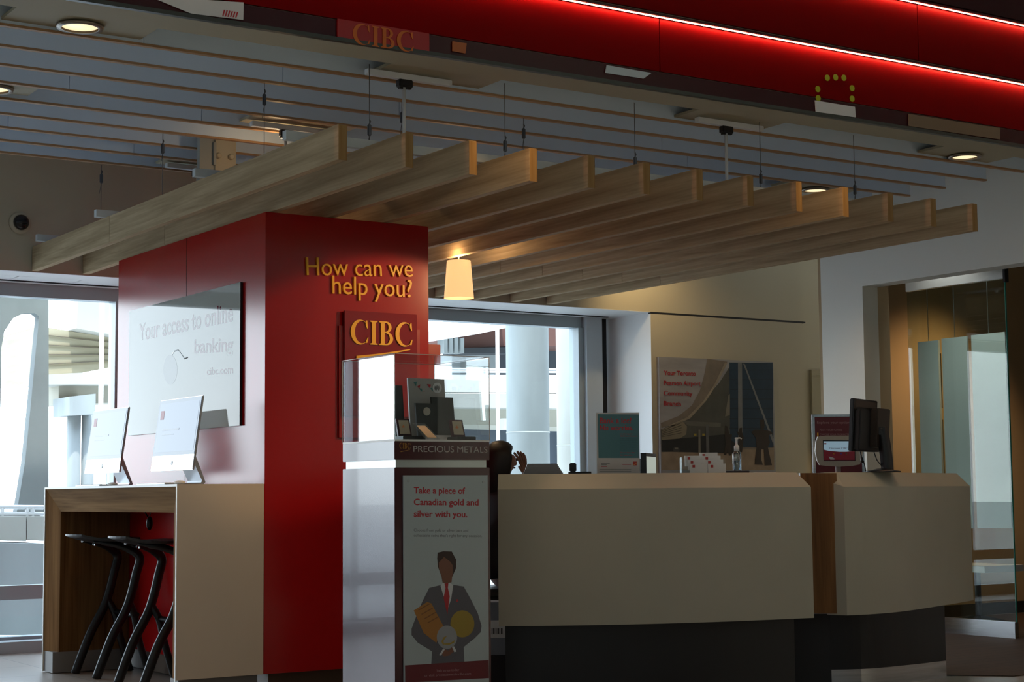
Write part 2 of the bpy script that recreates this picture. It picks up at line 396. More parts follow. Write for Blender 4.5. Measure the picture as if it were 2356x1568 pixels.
# ------------------------------------------------------------------ front bulkhead with red glass fascia
b = MB(); b.box(-3, 7.0, 3.222, 9.3, 7.27, 3.9); struct('trim_7', b, M['soffit'])
b = MB(); b.box(-3, 6.972, 3.205, 9.3, 7.0, 3.224); tag(b.build('edge_trim', mat('dark_green_trim', (.035, .045, .04), .35)), 'thin dark green metal edge under the red fascia, along the beige soffit', 'trim')
fas = thing('fascia', (3, 6.99, 3.22), 'long dark red glossy fascia with two glowing light lines above the beige soffit', 'fascia')
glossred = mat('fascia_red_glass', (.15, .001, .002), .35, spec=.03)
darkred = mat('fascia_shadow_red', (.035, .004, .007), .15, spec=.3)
for i, (x0, x1) in enumerate(((-3, 5.55), (5.556, 9.3))):
    MB().box(x0, 6.985, 3.315, x1, 6.999, 3.60).build('glass_panel', glossred, fas)
for i, (x0, x1) in enumerate(((-3, 7.52), (7.526, 9.3))):
    MB().box(x0, 6.985, 3.64, x1, 6.999, 3.98).build('glass_panel', glossred, fas)
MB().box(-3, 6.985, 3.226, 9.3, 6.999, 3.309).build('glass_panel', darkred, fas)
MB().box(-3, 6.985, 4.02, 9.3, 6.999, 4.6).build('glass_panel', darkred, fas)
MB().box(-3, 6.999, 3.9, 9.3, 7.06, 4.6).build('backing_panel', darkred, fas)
strip = mat('light_line', (.9, .6, .5), .5, emit=(1, .46, .26), es=110)
for z in (3.598, 3.978):
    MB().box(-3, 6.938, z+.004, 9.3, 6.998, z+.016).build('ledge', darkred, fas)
    MB().box(-3, 6.960, z+.0015, 9.3, 6.965, z+.004).build('light_strip', strip, fas, label='thin glowing pink white light line')
def fpl(y): return dict(Y=y)
# reflections in the fascia glass, built as coloured patches and glowing dots
s1 = MB().box(3.62, 6.974, 3.225, 4.12, 6.984, 3.312).build('reflected_sign', M['redside']); tag(s1, 'reflected red sign with orange serif letters, built as a small board above the beige soffit', 'sign')
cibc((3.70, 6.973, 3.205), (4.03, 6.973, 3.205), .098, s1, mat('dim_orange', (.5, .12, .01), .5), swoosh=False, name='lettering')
p = poly([(362, 0), (378, -6), (560, 6), (559, 46), (440, 32)], fpl(6.98), 0, .004).build('reflected_poster', M['print_w'])
tag(p, 'reflected white poster corner with red letters, built as a patch above the soffit at top left', 'poster')
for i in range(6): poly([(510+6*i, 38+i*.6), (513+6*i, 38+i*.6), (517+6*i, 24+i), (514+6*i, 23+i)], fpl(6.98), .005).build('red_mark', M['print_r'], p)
tag(poly([(1874, 231), (1966, 246), (1968, 270), (1876, 257)], fpl(6.98), 0, .004).build('reflected_card', M['print_w']), 'small reflected white card, built as a patch under the ring of green dots on the fascia', 'card')
g = thing('reflected_dots', at(1920, 210, Y=6.98), 'reflected ring of green sign dots, built as dim glowing dots on the red fascia', 'reflection')  # reflected sign dots, given their own glow
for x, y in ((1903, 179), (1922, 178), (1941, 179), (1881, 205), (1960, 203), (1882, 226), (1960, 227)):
    c = at(x, y, Y=6.984); MB().lathe(c, [(.018, 0), (.018, .004)], 16, (0, -1, 0)).build('reflected_dot', mat('green_dot_reflection', (.05, .06, .0), .5, emit=(.13, .14, .0), es=.55), g)
tag(poly([(1395, 150), (1498, 168), (1480, 181), (1392, 168)], fpl(6.98), 0, .004).build('window_reflection', mat('pale_blue_reflection', (.42, .52, .58), .3)), 'reflected bright window, built as a pale blue patch at the foot of the red fascia, right of the orange letters', 'tile')
tag(poly([(1040, 95), (1073, 100), (1070, 123), (1040, 118)], fpl(6.98), 0, .004).build('orange_reflection', mat('orange_reflection', (.35, .10, .02), .4)), 'small orange reflection, built as a patch beside the reflected red sign on the fascia', 'tile')
tag(poly([(2090, 262), (2300, 295), (2300, 321), (2090, 290)], fpl(6.98), 0, .004).build('beige_reflection', mat('dull_beige', (.16, .12, .075), .6)), 'beige reflection, built as a narrow patch at the right foot of the red fascia', 'board')

# ------------------------------------------------------------------ ceiling baffles
for k in range(9):
    y = 7.58+.3576*k
    t = thing('ceiling_baffle', (4, y, 3.22), 'white ceiling baffle with oak bottom edge, %s row behind the beige soffit' % ORD[k], 'ceiling baffle', 'white ceiling baffles')
    x1 = 9.17+(.02 if k % 2 else 0)
    for j, (a, c) in enumerate(((-2, 2.9+.9*(k % 3)), (2.9+.9*(k % 3)+.004, 6.6+.5*(k % 2)), (6.6+.5*(k % 2)+.004, x1))):
        MB().box(a, y+.005, 3.232, c, y+.028, 3.44).build('baffle_panel', M['baffle'], t)
    MB().box(-2, y, 3.22, x1, y+.03, 3.232).build('wood_edge', M['oak_strip'], t)
    MB().box(x1-.02, y+.01, 3.44, x1, y+.02, ZC).build('hanger', M['alu'], t)
    MB().box(4, y+.01, 3.44, 4.02, y+.02, ZC).build('hanger', M['alu'], t)
# square plates in the baffle bays
plates = [(2.55, 7.30, 'above the large left downlight'), (4.45, 7.30, 'holding the left front track'), (6.45, 7.30, 'holding the right front track'), (8.45, 7.30, 'around the far right downlight'),
          (2.45, 8.70, 'at the far left picture edge'), (4.35, 8.70, 'behind the first oak beam'), (8.45, 8.70, 'around the downlight over the oak beam ends'), (4.4, 10.13, 'near the back wall above the beams')]
def downlight(x, y, lab, on=30):
    t = thing('downlight', (x, y, 3.24), lab, 'ceiling light', 'round downlights')
    MB().lathe((x, y, 3.225), [(.083, 0), (.105, .0), (.108, .012), (.083, .02)], 40, close=True).build('trim_ring', mat('satin_ring', (.30, .26, .22), .3, metal=.6), t)
    MB().lathe((x, y, 3.236), [(.002, 0), (.083, 0), (.083, .004), (.002, .004)], 40).build('lens', mat('downlight_lens', (.9, .8, .6), .4, emit=(1, .80, .48), es=1.35), t)
    l = light('SPOT', 'downlight_beam', (x, y, 3.20), on, WARM, to=(x, y, 0), spot_size=1.9, spot_blend=.8, shadow_soft_size=.07)
for x, y, lab in plates:
    ye = y+.275 if y > 7.5 else y+.275
    MB().box(x-.33, y, 3.245, x+.33, ye, 3.26).build('ceiling_plate', M['soffit'], None, label='square beige ceiling plate '+lab, category='ceiling plate', group='ceiling plates')
downlight(2.55, 7.47, 'large round downlight glowing at top left'); downlight(8.445, 7.47, 'round downlight at far right under the soffit')
downlight(8.46, 8.88, 'round downlight above the tenth oak beam'); downlight(2.56, 8.87, 'round downlight cut by the left picture edge')
def track(x, y, lab, rod=True):
    t = thing('light_track', (x, y, 3.2), lab, 'light track', 'ceiling light tracks')
    MB().box(x-.22, y-.02, 3.205, x+.28, y+.02, 3.235, .003).build('rail', M['white'], t)
    MB().box(x-.035, y-.018, 3.165, x+.045, y+.022, 3.205, .004).box(x-.03, y-.01, 3.155, x-.01, y+.01, 3.165).box(x+.01, y-.01, 3.158, x+.04, y+.01, 3.165).build('adapter', M['black'], t)
    if rod: MB().tube([(x, y, 3.165), (x, y, 2.81)], .009).build('rod', M['white'], t)
track(4.26, 7.47, 'white light track with black adapter above the second oak beam')
track(6.42, 7.47, 'white light track with black adapter at right below the soffit')
track(4.27, 8.88, 'white light track seen over the first oak beam end')
track(4.32, 10.3, 'white light track near the back wall above the first beam')

# ------------------------------------------------------------------ hanging oak beams
BX = [3.611+.3576*i for i in range(13)]
YB0, YB1, ZB0, ZB1 = 6.945, 11.495, 2.634, 2.803
def beam(x):
    t = thing('oak_beam', (x, YB0, ZB0), '', 'ceiling beam', 'hanging oak beams')
    MB().box(x-.001, YB0+.0015, ZB0+.0015, x+.044, 9.98, ZB1, .002, 1).build('beam_board', M['oak'], t)
    MB().box(x-.001, 9.9825, ZB0+.0015, x+.044, YB1, ZB1, .002, 1).build('beam_board', M['oak'], t)
    MB().box(x, YB0, ZB0, x+.043, YB0+.0015, ZB1-.002).build('end_cap', M['oak_end'], t)
    return t
b0 = beam(BX[0])
for i in range(13):
    o = b0 if i == 0 else copy_tree(b0)
    o.location = (BX[i], YB0, ZB0)
    o['label'] = ('leftmost pale oak beam of the hanging canopy, with bare left side' if i == 0 else
                  'pale oak beam of the hanging canopy, %s from the left' % ORD[i] if i < 12 else 'rightmost pale oak beam of the hanging canopy, in front of the white partition')
for i, y in enumerate((7.38, 8.50, 10.05, 11.2)):
    b = MB(); b.box(BX[0]-.06, y, ZB1, BX[-1]+.10, y+.04, ZB1+.045)
    tag(b.build('support_rail', M['alu'] if 0 else mat('white_rail', (.55, .60, .62), .45)), 'white metal rail lying across the tops of the oak beams, %s from the front' % ORD[i], 'rail', 'rails over the beams')
# cables
def cable(x, y, zt, k, clip_top):
    t = thing('hanging_cable', (x, y, ZB1), 'thin steel cable holding the canopy, %s' % k, 'cable', 'canopy cables')
    MB().tube([(x, y, ZB1+.045), (x, y, zt)], .002, 6).build('wire', mat('steel_wire', (.13, .14, .15), .4, metal=.6), t)
    z = zt-.09 if clip_top else ZB1+.10
    MB().box(x-.010, y-.008, z-.03, x+.010, y+.008, z+.03, .004).tube([(x, y, z+.03), (x+.006, y, z+.045), (x, y, z+.055)], .004, 6).tube([(x, y, z-.03), (x-.012, y, z-.10)], .0015, 5).build('clip', mat('clip_grey', (.10, .11, .13), .4, metal=.5), t)
for x, y, k, ct in ((3.70, 7.95, 'above the end of the first beam', 1), (4.02, 7.40, 'between first and second beam ends', 0), (4.52, 7.95, 'behind the second beam end', 1), (4.82, 7.38, 'above the fourth beam end', 0),
                 (5.32, 7.95, 'behind the fifth beam end', 1), (5.68, 7.38, 'above the sixth beam end', 0), (6.62, 7.40, 'beside the right light track', 0), (7.36, 7.38, 'above the eleventh beam end', 0),
                 (3.72, 9.40, 'over the middle of the first beam', 1), (3.74, 10.5, 'in front of the dark back wall', 1)):
    cable(x, y, 3.22 if ct else 3.24, k, ct)

# steel bracket and column stub near the back
t = thing('column_head', (4.1, 9.6, 2.8), 'cream column head with two bolts and grey bracket behind the first beam', 'column')
MB().box(4.12, 9.62, 2.85, 4.30, 9.80, 3.5, .03, 3).build('stub', M['wall'], t)
MB().box(4.03, 9.58, 2.85, 4.12, 9.62, 3.5).box(4.115, 9.56, 3.10, 4.13, 9.6, 3.24).build('bracket', mat('bracket_grey', (.30, .31, .28), .5), t)
for x in (4.165, 4.25): MB().lathe((x, 9.62, 3.17), [(.018, 0), (.018, .02), (.012, .028)], 16, (0, -1, 0)).build('bolt', M['wall'], t)
# dome camera
c = at(45, 513, Y=YW)
t = thing('dome_camera', c, 'round security camera with dark dome on the left back wall', 'security camera')
MB().lathe(c, [(.075, 0), (.075, .02), (.06, .035), (.05, .035)], 32, (0, -1, 0)).build('housing', M['wall'], t)
MB().lathe(c+Vector((0, -.03, 0)), [(.055, 0), (.052, .02), (.04, .037), (.02, .046), (.001, .048)], 32, (0, -1, 0)).build('dome', mat('smoked_dome', (.01, .01, .012), .08), t)

# ------------------------------------------------------------------ red tower
TX0, TX1, TY0, TY1, TZ = 3.938, 4.971, 8.438, 10.70, 2.632
t = thing('red_tower', (TX0, TY0, 0), 'tall glossy red information tower under the oak beams, behind the table', 'tower')
bd = MB(); bd.box(TX0, TY0, .13, TX1, TY1, TZ); tw = bd.build('body', M['red'], t)
MB().box(TX0+.05, TY0+.05, .005, TX1-.05, TY1-.05, .13).build('plinth', mat('toe_kick_brown', (.10, .06, .035), .5), t)
MB().box(TX0-.0012, 9.545, 1.15, TX0+.001, 9.549, TZ).build('panel_joint', darkred, t)
yl = dict(Y=TY0)
tpx('How can we', 704, 633, 948, 637, 44, yl, t, M['yellow'], -.004, 0, 'lettering', .012)
tpx('help you?', 763, 675, 946, 684, 44, yl, t, M['yellow'], .0, 0, 'lettering', .012)
sg = MB().box(at(778, 760, **yl).x, TY0-.014, 1.40, at(963, 760, **yl).x, TY0, 2.025).build('sign_back', M['redside'], t)
sf = MB().box(at(793, 760, Y=TY0-.03).x, TY0-.03, 1.52, at(960, 760, Y=TY0-.03).x, TY0-.014, 2.11, .002).build('sign_face', mat('sign_face_red', (.22, .006, .010), .12), t)
ys = dict(Y=TY0-.030)
cibc(at(806, 790, **ys), at(948, 797, **ys), .135, t, M['yellow'], .006, name='emblem')
tag(MB().box(TX1+.001, 8.62, 1.52, TX1+.19, 9.0, 1.965, .003).build('projecting_sign', M['redside']), 'red box sign sticking out from the right side of the tower, above the display case', 'sign')

# glass picture on the left face
PX = 3.922
a0, a1 = at(298, 715, X=PX), at(553, 651, X=PX); zb_ = at(553, 978, X=PX).z
t = thing('wall_picture', (PX, (a0.y+a1.y)/2, zb_), 'large glossy white glass picture about online banking on the red tower', 'picture')
MB().box(PX, a1.y, zb_, PX+.012, a0.y, a0.z).build('glass_panel', mat('picture_print', (.36, .37, .34), .03, spec=.26), t)
MB().box(PX+.0125, a1.y+.03, zb_+.03, TX0, a0.y-.03, a0.z-.03).build('mount', M['blackm'], t)
MB().box(PX-.0006, a1.y-.003, zb_, PX+.013, a1.y, a0.z).build('edge', M['blackm'], t)
xl = dict(X=PX); mar = mat('maroon_print', (.12, .008, .02), .03, spec=.26)
tpx('Your access to online', 320, 783, 536, 738, 40, xl, t, mar, .015, 0, 'lettering', .0004)
tpx('banking', 447, 812, 536, 807, 33, xl, t, mar, .015, 0, 'lettering', .0004)
tpx('cibc.com', 476, 862, 536, 858, 18, xl, t, mar, .01, 0, 'lettering', .0004)
gr = mat('faint_grey_print', (.26, .27, .27), .03, spec=.26)
poly([(392+16*math.cos(a*PI/12), 850+34*math.sin(a*PI/12)) for a in range(24)], xl, 0, .0004).build('mouse_drawing', gr, t)
pth = [at(x, y, X=PX-.0006) for x, y in ((396, 816), (400, 808), (410, 805), (418, 815), (424, 825), (432, 822))]
MB().tube(pth, .004, 6, flat=.1, side=(1, 0, 0)).build('cord_drawing', gr, t)

# ------------------------------------------------------------------ stand-up table
HX0, HX1, HY0, HY1, HT = 3.436, TX0-.003, TY0, 10.609, 1.146
t = thing('high_table', (3.7, 9.5, 0), 'cream standing-height table with oak lining against the red tower', 'table')
MB().box(HX0+.004, HY0, .13, HX1, HY0+.012, HT).build('side_panel', M['table'], t)
MB().box(HX0+.004, HY0+.012, HT-.012, HX1, HY1, HT).build('top', M['edge'], t)
MB().box(HX0+.03, HY0+.03, .004, HX1-.02, HY0+.14, .13).build('kick_plate', M['grey'], t)
MB().box(HX0+.012, HY1-.17, .004, HX1-.02, HY1-.013, .13).build('kick_plate', M['grey'], t)
MB().box(HX0+.004, HY1-.012, .004, HX1, HY1, HT-.012).build('side_panel', M['table'], t)
b = MB(); b.box(HX0, HY0-.001, .004, HX0+.004, HY0+.012, HT); b.box(HX0, HY0+.012, HT-.012, HX0+.004, HY1, HT); b.box(HX0, HY1-.012, .004, HX0+.004, HY1, HT-.012); b.build('edge_band', M['edge'], t)
# mitred oak lining
yi0, yi1, zi = HY0+.16, HY1-.17, HT-.15
b = MB(); b.prism([(HX0+.006, HY1-.012, .13), (HX0+.006, HY1-.012, HT-.012), (HX0+.05, yi1, zi), (HX0+.05, yi1, .13)], (.03, 0, 0)); b.box(HX0+.0802, yi1, .13, HX1, yi1+.02, zi); b.build('leg_lining', M['teak'], t)
b = MB(); b.prism([(HX0+.006, HY1-.012, HT-.012), (HX0+.006, HY0+.012, HT-.012), (HX0+.05, yi0, zi), (HX0+.05, yi1, zi)], (.03, 0, 0)); b.box(HX0+.0802, yi0, zi-.0, HX1, yi1, zi+.02); b.build('rail_lining', M['teakh'], t)
b = MB(); b.prism([(HX0+.006, HY0+.012, HT-.012), (HX0+.006, HY0+.012, .13), (HX0+.05, yi0, .13), (HX0+.05, yi0, zi)], (.03, 0, 0)); b.box(HX0+.0802, yi0-.02, .13, HX1, yi0, zi); b.build('leg_lining', M['teak'], t)
# cable drop under the table
t = thing('cable_plug', at(343, 1200, Y=9.4), 'black cable with oval plug hanging beneath the high table', 'cable')
p0 = at(322, 1162, Y=9.4)
MB().tube([p0, at(330, 1172, Y=9.4), at(340, 1188, Y=9.4)], .004).tube([at(350, 1160, Y=9.4), at(347, 1178, Y=9.4), at(344, 1188, Y=9.4)], .002).build('cord', M['black'], t)
MB().ball(at(344, 1203, Y=9.4), .04, (.5, .3, 1)).build('plug', M['black'], t)

# all-in-one computers on the table
def computer(px_bl, px_br, px_tr, px_tl, lab, first):
    xb = 3.555
    B0, B1 = at(*px_bl, X=xb), at(*px_br, X=xb); T1, T0 = at(*px_tr, X=xb+.055), at(*px_tl, X=xb+.055)
    yc = (B0.y+B1.y)/2; w = .60; zb = B1.z; h = T1.z-B1.z
    t = thing('desktop_computer', (xb+.12, yc, HT), lab, 'computer', 'all-in-one computers')
    up = Vector((.055, 0, h)).normalized(); L = math.hypot(.055, h); n = Vector((-up.z, 0, up.x)); yv = Vector((0, -1, 0))
    o = Vector((xb, yc+w/2, zb))
    sc = MB(); sc.obox(o, yv, up, -n, w, L, .012, .003); sc.build('casing', mat('silver_casing', (.62, .63, .64), .25, metal=.9), t)
    MB().obox(o+n*.0012+up*.085+yv*.003, yv, up, -n, w-.006, L-.088, .002).build('screen_glass', mat('black_screen_glass', (.008, .009, .012), .02, spec=.4, emit=(.10, .16, .30), es=.25), t)
    MB().obox(o+n*.0018+up*.105+yv*.022, yv, up, -n, w-.044, L-.127, .001).build('display', mat('lit_display', (.01, .012, .016), .03, spec=.4, emit=(.14, .22, .42), es=.35), t)
    MB().obox(o+n*.0026+up*.29+yv*.045, yv, up, -n, .05, .05, .001).build('screen_logo', M['print_r'], t)
    MB().obox(o+n*.0026+up*.20+yv*.10, yv, up, -n, .17, .004, .001).obox(o+n*.0026+up*.225+yv*.10, yv, up, -n, .24, .010, .001).build('screen_text', mat('dark_blue_print', (.02, .03, .09), .2), t)
    lc = o+n*.0012+up*.042+yv*(w/2)
    b = MB(); b.prism([lc+yv*(x*.011)+up*(y*.012) for x, y in arc(0, 0, 1, 1, 0, 345, 14)], n*.0008); b.prism([lc+yv*x+up*y for x, y in ((0, .014), (.004, .015), (.005, .02), (.001, .019))], n*.0008); b.build('mark', mat('mark_grey', (.18, .2, .22), .3), t)
    # stand: bent aluminium foot
    mid = o+yv*(w/2)+up*.13-n*.012
    hx = mid.x
    pr = [(hx, mid.z+.06), (hx+.03, mid.z+.06), (hx+.125, HT+.03), (hx+.132, HT+.012), (hx+.12, HT+.002), (hx-.06, HT+.002), (hx-.06, HT+.009), (hx+.105, HT+.010), (hx+.112, HT+.02), (hx+.02, mid.z+.0), (hx, mid.z-.02)]
    MB().prism([(x, yc+.10, z) for x, z in pr], (0, -.20, 0)).build('stand', mat('silver_stand', (.55, .56, .58), .3, metal=.8), t)
    MB().tube([(hx+.07, yc+.0, HT+.12), (hx+.10, yc, HT+.10), (hx+.14, yc-.02, HT+.05), (hx+.135, yc-.03, HT+.008)], .003).build('power_cord', M['paper'], t)
    return t
computer((350, 1082), (438, 1080), (455, 910), (366, 922), 'silver all-in-one computer nearest the cream side panel, on the high table', 1)
computer((197, 1088), (270, 1086), (296, 935), (219, 946), 'silver all-in-one computer at the window end of the high table', 0)
for y, lab in ((8.86, 'in front of the right computer'), (9.87, 'in front of the left computer')):
    k = thing('keyboard', (3.50, y, HT), 'slim white keyboard lying '+lab, 'keyboard', 'keyboards')
    MB().box(3.452, y-.21, HT+.001, 3.535, y+.21, HT+.008, .002).build('base', M['alu'], k)
    b = MB()
    for r_ in range(4):
        for q in range(12): b.box(3.456+r_*.0195, y-.205+q*.0342, HT+.008, 3.473+r_*.0195, y-.174+q*.0342, HT+.011)
    b.build('keys', M['paper'], k)
    MB().ball((3.50, y-.30, HT+.010), .05, (.55, .9, .22)).build('computer_mouse', M['paper'], None, label='white computer mouse '+lab.replace('in front of', 'beside the keyboard of'), category='mouse')

# ------------------------------------------------------------------ black stools
def smooth(pts, n=6):
    pts = [Vector(p) for p in pts]; o = []
    for i in range(len(pts)-1):
        p0 = pts[max(i-1, 0)]; p1 = pts[i]; p2 = pts[i+1]; p3 = pts[min(i+2, len(pts)-1)]
        for k in range(n):
            s = k/n; o.append(.5*((2*p1)+(p2-p0)*s+(2*p0-5*p1+4*p2-p3)*s*s+(3*p1-p0-3*p2+p3)*s**3))
    return o+[pts[-1]]
def stool(yc, lab):
    t = thing('bar_stool', (3.7, yc, 0), lab, 'stool', 'black bar stools')
    x0 = 3.43
    # curved seat shell
    b = MB(); nx, ny = 12, 8; top = []; bot = []
    for i in range(nx+1):
        u = i/nx; x = x0+.40*u; half = .13+.07*math.sin(min(1, u*1.3)*PI/2)-.03*max(0, u-.7)/.3
        rt, rb = [], []
        for j in range(ny+1):
            v = j/ny*2-1; z = .836+.012*(1-u)**3*2-.018*math.sin(u*PI)*(1-v*v*.6)
            xx = x+(.045*v*v if u < .5 else 0)*(1-u*2)
            rt.append(b.b.verts.new((xx, yc+v*half, z))); rb.append(b.b.verts.new((xx, yc+v*half, z-.012-.02*u*(1-abs(v)))))
        top.append(rt); bot.append(rb)
    for i in range(nx):
        for j in range(ny):
            for g_, fl in ((top, 0), (bot, 1)):
                q = [g_[i][j], g_[i+1][j], g_[i+1][j+1], g_[i][j+1]]; b.b.faces.new(q if fl else q[::-1]).smooth = True
    for i in range(nx): b.b.faces.new((top[i][0], bot[i][0], bot[i+1][0], top[i+1][0])); b.b.faces.new((top[i][ny], top[i+1][ny], bot[i+1][ny], bot[i][ny]))
    for j in range(ny): b.b.faces.new((top[0][j], top[0][j+1], bot[0][j+1], bot[0][j])); b.b.faces.new((top[nx][j], bot[nx][j], bot[nx][j+1], top[nx][j+1]))
    b.build('seat', mat('stool_seat_grey', (.035, .037, .04), .4), t)
    for s in (-1, 1):
        y = yc+.19*s; ys_ = yc+.10*s
        pf = smooth([(x0+.13, ys_, .815), (x0+.27, (y+ys_)/2, .790), (x0+.385, y, .725), (x0+.37, y, .62), (x0+.315, y, .42), (x0+.22, y, .24), (x0+.125, y, .0)], 6)
        MB().tube(pf, [.010]*3+[.018]*6+[.021]*4+[.021]*(len(pf)-13), 12, flat=1.35, side=(1, 0, 0)).build('leg', M['black'], t)
        pb = smooth([(x0+.325, y, .45), (x0+.37, y-.02*s, .36), (x0+.40, y-.03*s, .22), (x0+.47, y-.03*s, .0)], 6)
        MB().tube(pb, [.019]*(len(pb)), 12, flat=1.2, side=(1, 0, 0)).build('leg', M['black'], t)
        MB().lathe((x0+.17+.03*s, ys_-.01, .795), [(.006, 0), (.006, .008)], 10, (-1, 0, 0)).build('bolt', M['alu'], t)
    MB().tube([(x0+.37, yc-.19, .37), (x0+.40, yc, .36), (x0+.37, yc+.19, .37)], .016, 10, flat=1.4, side=(1, 0, 0)).build('foot_rest', M['black'], t)
stool(10.15, 'black sculpted bar stool under the high table, nearest the window'); stool(9.41, 'black sculpted bar stool behind the cream side panel of the table')

# ------------------------------------------------------------------ precious metals kiosk
KX0, KX1, KY0, KY1, KZ = 3.823, 4.339, 6.8, 7.31, 1.334
t = thing('display_kiosk', (4.08, 7.05, 0), 'burgundy precious metals display kiosk with clear case in front of the tower', 'display case')
MB().box(KX0, KY0, .0, KX1, KY1, 1.205, .002).build('body', M['burg'], t)
MB().box(KX0+.012, KY0+.012, 1.205, KX1-.012, KY1-.012, 1.24).build('reveal_strip', mat('pale_metal_band', (.55, .60, .58), .15, metal=.4), t)
MB().box(KX0, KY0, 1.24, KX1, KY1, 1.325, .002).build('header', M['burg'], t)
MB().box(KX0, KY0, 1.325, KX1, KY1, KZ).build('case_floor', M['edge'], t)
kf = dict(Y=KY0)
cibc(at(919, 1031, Y=KY0-.001), at(944, 1032, Y=KY0-.001), .026, t, mat('dull_orange', (.40, .18, .02), .5), .0008, name='emblem')
tpx('PRECIOUS METALS', 951, 1039, 1121, 1041, 15, kf, t, mat('grey_lettering', (.52, .48, .46), .6, spec=.1), -.005, 0, 'lettering', .002)
zc1 = at(906, 815, Y=KY0).z; th = .006
cs = MB()
cs.box(KX0, KY0, KZ, KX1, KY0+th, zc1); cs.box(KX0, KY1-th, KZ, KX1, KY1, zc1); cs.box(KX0, KY0+th, KZ, KX0+th, KY1-th, zc1); cs.box(KX1-th, KY0+th, KZ, KX1, KY1-th, zc1); cs.box(KX0, KY0, zc1, KX1, KY1, zc1+th)
cs.build('clear_case', M['acryl'], t)
b = MB()
for x, y in ((KX0, KY0), (KX1, KY0), (KX1, KY1), (KX0, KY1)): b.tube([(x, y, KZ), (x, y, zc1+th)], .0022, 6)
q = [(KX0, KY0), (KX1, KY0), (KX1, KY1), (KX0, KY1)]
for i in range(4): b.tube([(*q[i], zc1+th), (*q[(i+1) % 4], zc1+th)], .0018, 6)
b.build('case_edges', mat('polished_edge', (.75, .72, .66), .2, alpha=.8), t)
MB().tube([(4.06, KY1-.03, zc1), (4.06, KY1-.03, zc1-.03)], .006, 8).build('case_lock', M['alu'], t)
# poster on the kiosk front
PY = KY0-.012
p = thing('kiosk_poster', (4.1, PY, .35), 'poster of a suited man holding gold on the front of the kiosk', 'poster')
pa, pb = at(929, 1093, Y=PY), at(1122, 1103, Y=PY)
zl = at(930, 1530, Y=PY).z
MB().box(pa.x, PY, .12, pb.x, PY+.010, pa.z).build('acrylic_holder', mat('poster_blue_white', (.42, .50, .52), .25), p)
pp = dict(Y=PY)
for s_, y_, x1_ in (('Take a piece of', 1134, 1070), ('Canadian gold and', 1161, 1101), ('silver with you.', 1188, 1075)):
    tpx(s_, 952, y_, x1_, y_+1, 15, pp, p, M['print_r'], .02, 0, 'lettering', .0006)
tpx('Choose from gold or silver bars and', 952, 1222, 1077, 1223, 7, pp, p, M['ink'], 0, 0, 'lettering', .0005)
tpx("collectable coins that's right for any occasion.", 952, 1234, 1109, 1235, 7, pp, p, M['ink'], 0, 0, 'lettering', .0005)
def shp(pts, m, nm, lift): poly([(780+x/3.086, 1060+y/3.086) for x, y in pts], pp, lift, .0004).build(nm, m, p)
suit = mat('grey_suit_print', (.10, .10, .12), .4); skn = mat('brown_skin_print', (.20, .085, .05), .4)
shp([(640, 900), (720, 880), (810, 878), (885, 890), (935, 980), (985, 1080), (1012, 1170), (1005, 1215), (960, 1260), (885, 1320), (890, 1425), (655, 1440), (660, 1350), (560, 1290), (515, 1235), (515, 1190), (545, 1110), (590, 1000)], suit, 'suit_jacket', 0)
shp([(720, 885), (755, 1000), (768, 1060), (795, 980), (810, 880), (780, 860), (740, 860)], M['print_w'], 'shirt', .0005)
shp([(748, 868), (776, 865), (772, 900), (785, 960), (768, 1090), (742, 970), (755, 900)], M['print_r'], 'tie', .001)
shp([(700, 650), (740, 640), (800, 642), (820, 680), (832, 700), (830, 760), (800, 830), (795, 860), (765, 870), (735, 862), (728, 820), (702, 750), (697, 690)], mat('dark_hair_print', (.035, .015, .012), .4), 'hair', .0005)
shp([(745, 680), (790, 715), (806, 740), (806, 790), (798, 860), (765, 868), (735, 860), (728, 820), (708, 760), (708, 720)], skn, 'face', .001)
goldp = mat('gold_print', (.38, .17, .03), .4); goldy = mat('coin_gold_print', (.34, .24, .03), .4)
shp([(530, 1060), (625, 1000), (655, 1010), (740, 1170), (690, 1290), (600, 1220)], goldp, 'gold_bar', .001)
for i in range(4): shp([(560+i*22, 1075+i*30-20), (640+i*22, 1030+i*30-20), (644+i*22, 1036+i*30-20), (564+i*22, 1081+i*30-20)], mat('gold_line', (.22, .09, .02), .4), 'bar_groove', .0015)
shp([(875+85*math.cos(a*PI/14), 1155+96*math.sin(a*PI/14)) for a in range(28)], goldy, 'gold_coin', .001)
shp([(765+72*math.cos(a*PI/14), 1250+84*math.sin(a*PI/14)) for a in range(28)], mat('silver_print', (.30, .32, .34), .4), 'silver_coin', .0015)
shp([(725, 1280), (740, 1250), (765, 1240), (740, 1275), (742, 1295), (790, 1290), (820, 1270), (815, 1290), (780, 1305), (735, 1302)], goldy, 'coin_mark', .002)
shp([(735, 1330), (775, 1345), (800, 1320), (815, 1350), (780, 1380), (740, 1385), (725, 1365)], skn, 'hands', .002)
shp([(738, 1330), (750, 1336), (722, 1380), (708, 1376)], M['print_w'], 'cuff', .0022); shp([(800, 1320), (815, 1314), (832, 1350), (818, 1357)], M['print_w'], 'cuff', .0022)
shp([(838+9*math.cos(a*PI/6), 990+10*math.sin(a*PI/6)) for a in range(12)], M['print_r'], 'lapel_pin', .001)
shp([(468, 1450), (1062, 1412), (1064, 1540), (470, 1572)], M['burg2'], 'footer_band', .001)
gl = mat('grey_pink_lettering', (.36, .22, .24), .5)
tpx('Talk to us today', 1003, 1545, 1056, 1542, 6, pp, p, gl, 0, .0015, 'lettering', .0005)
tpx('or visit preciousmetals.cibc.com', 976, 1556, 1083, 1551, 6, pp, p, gl, 0, .0015, 'lettering', .0005)
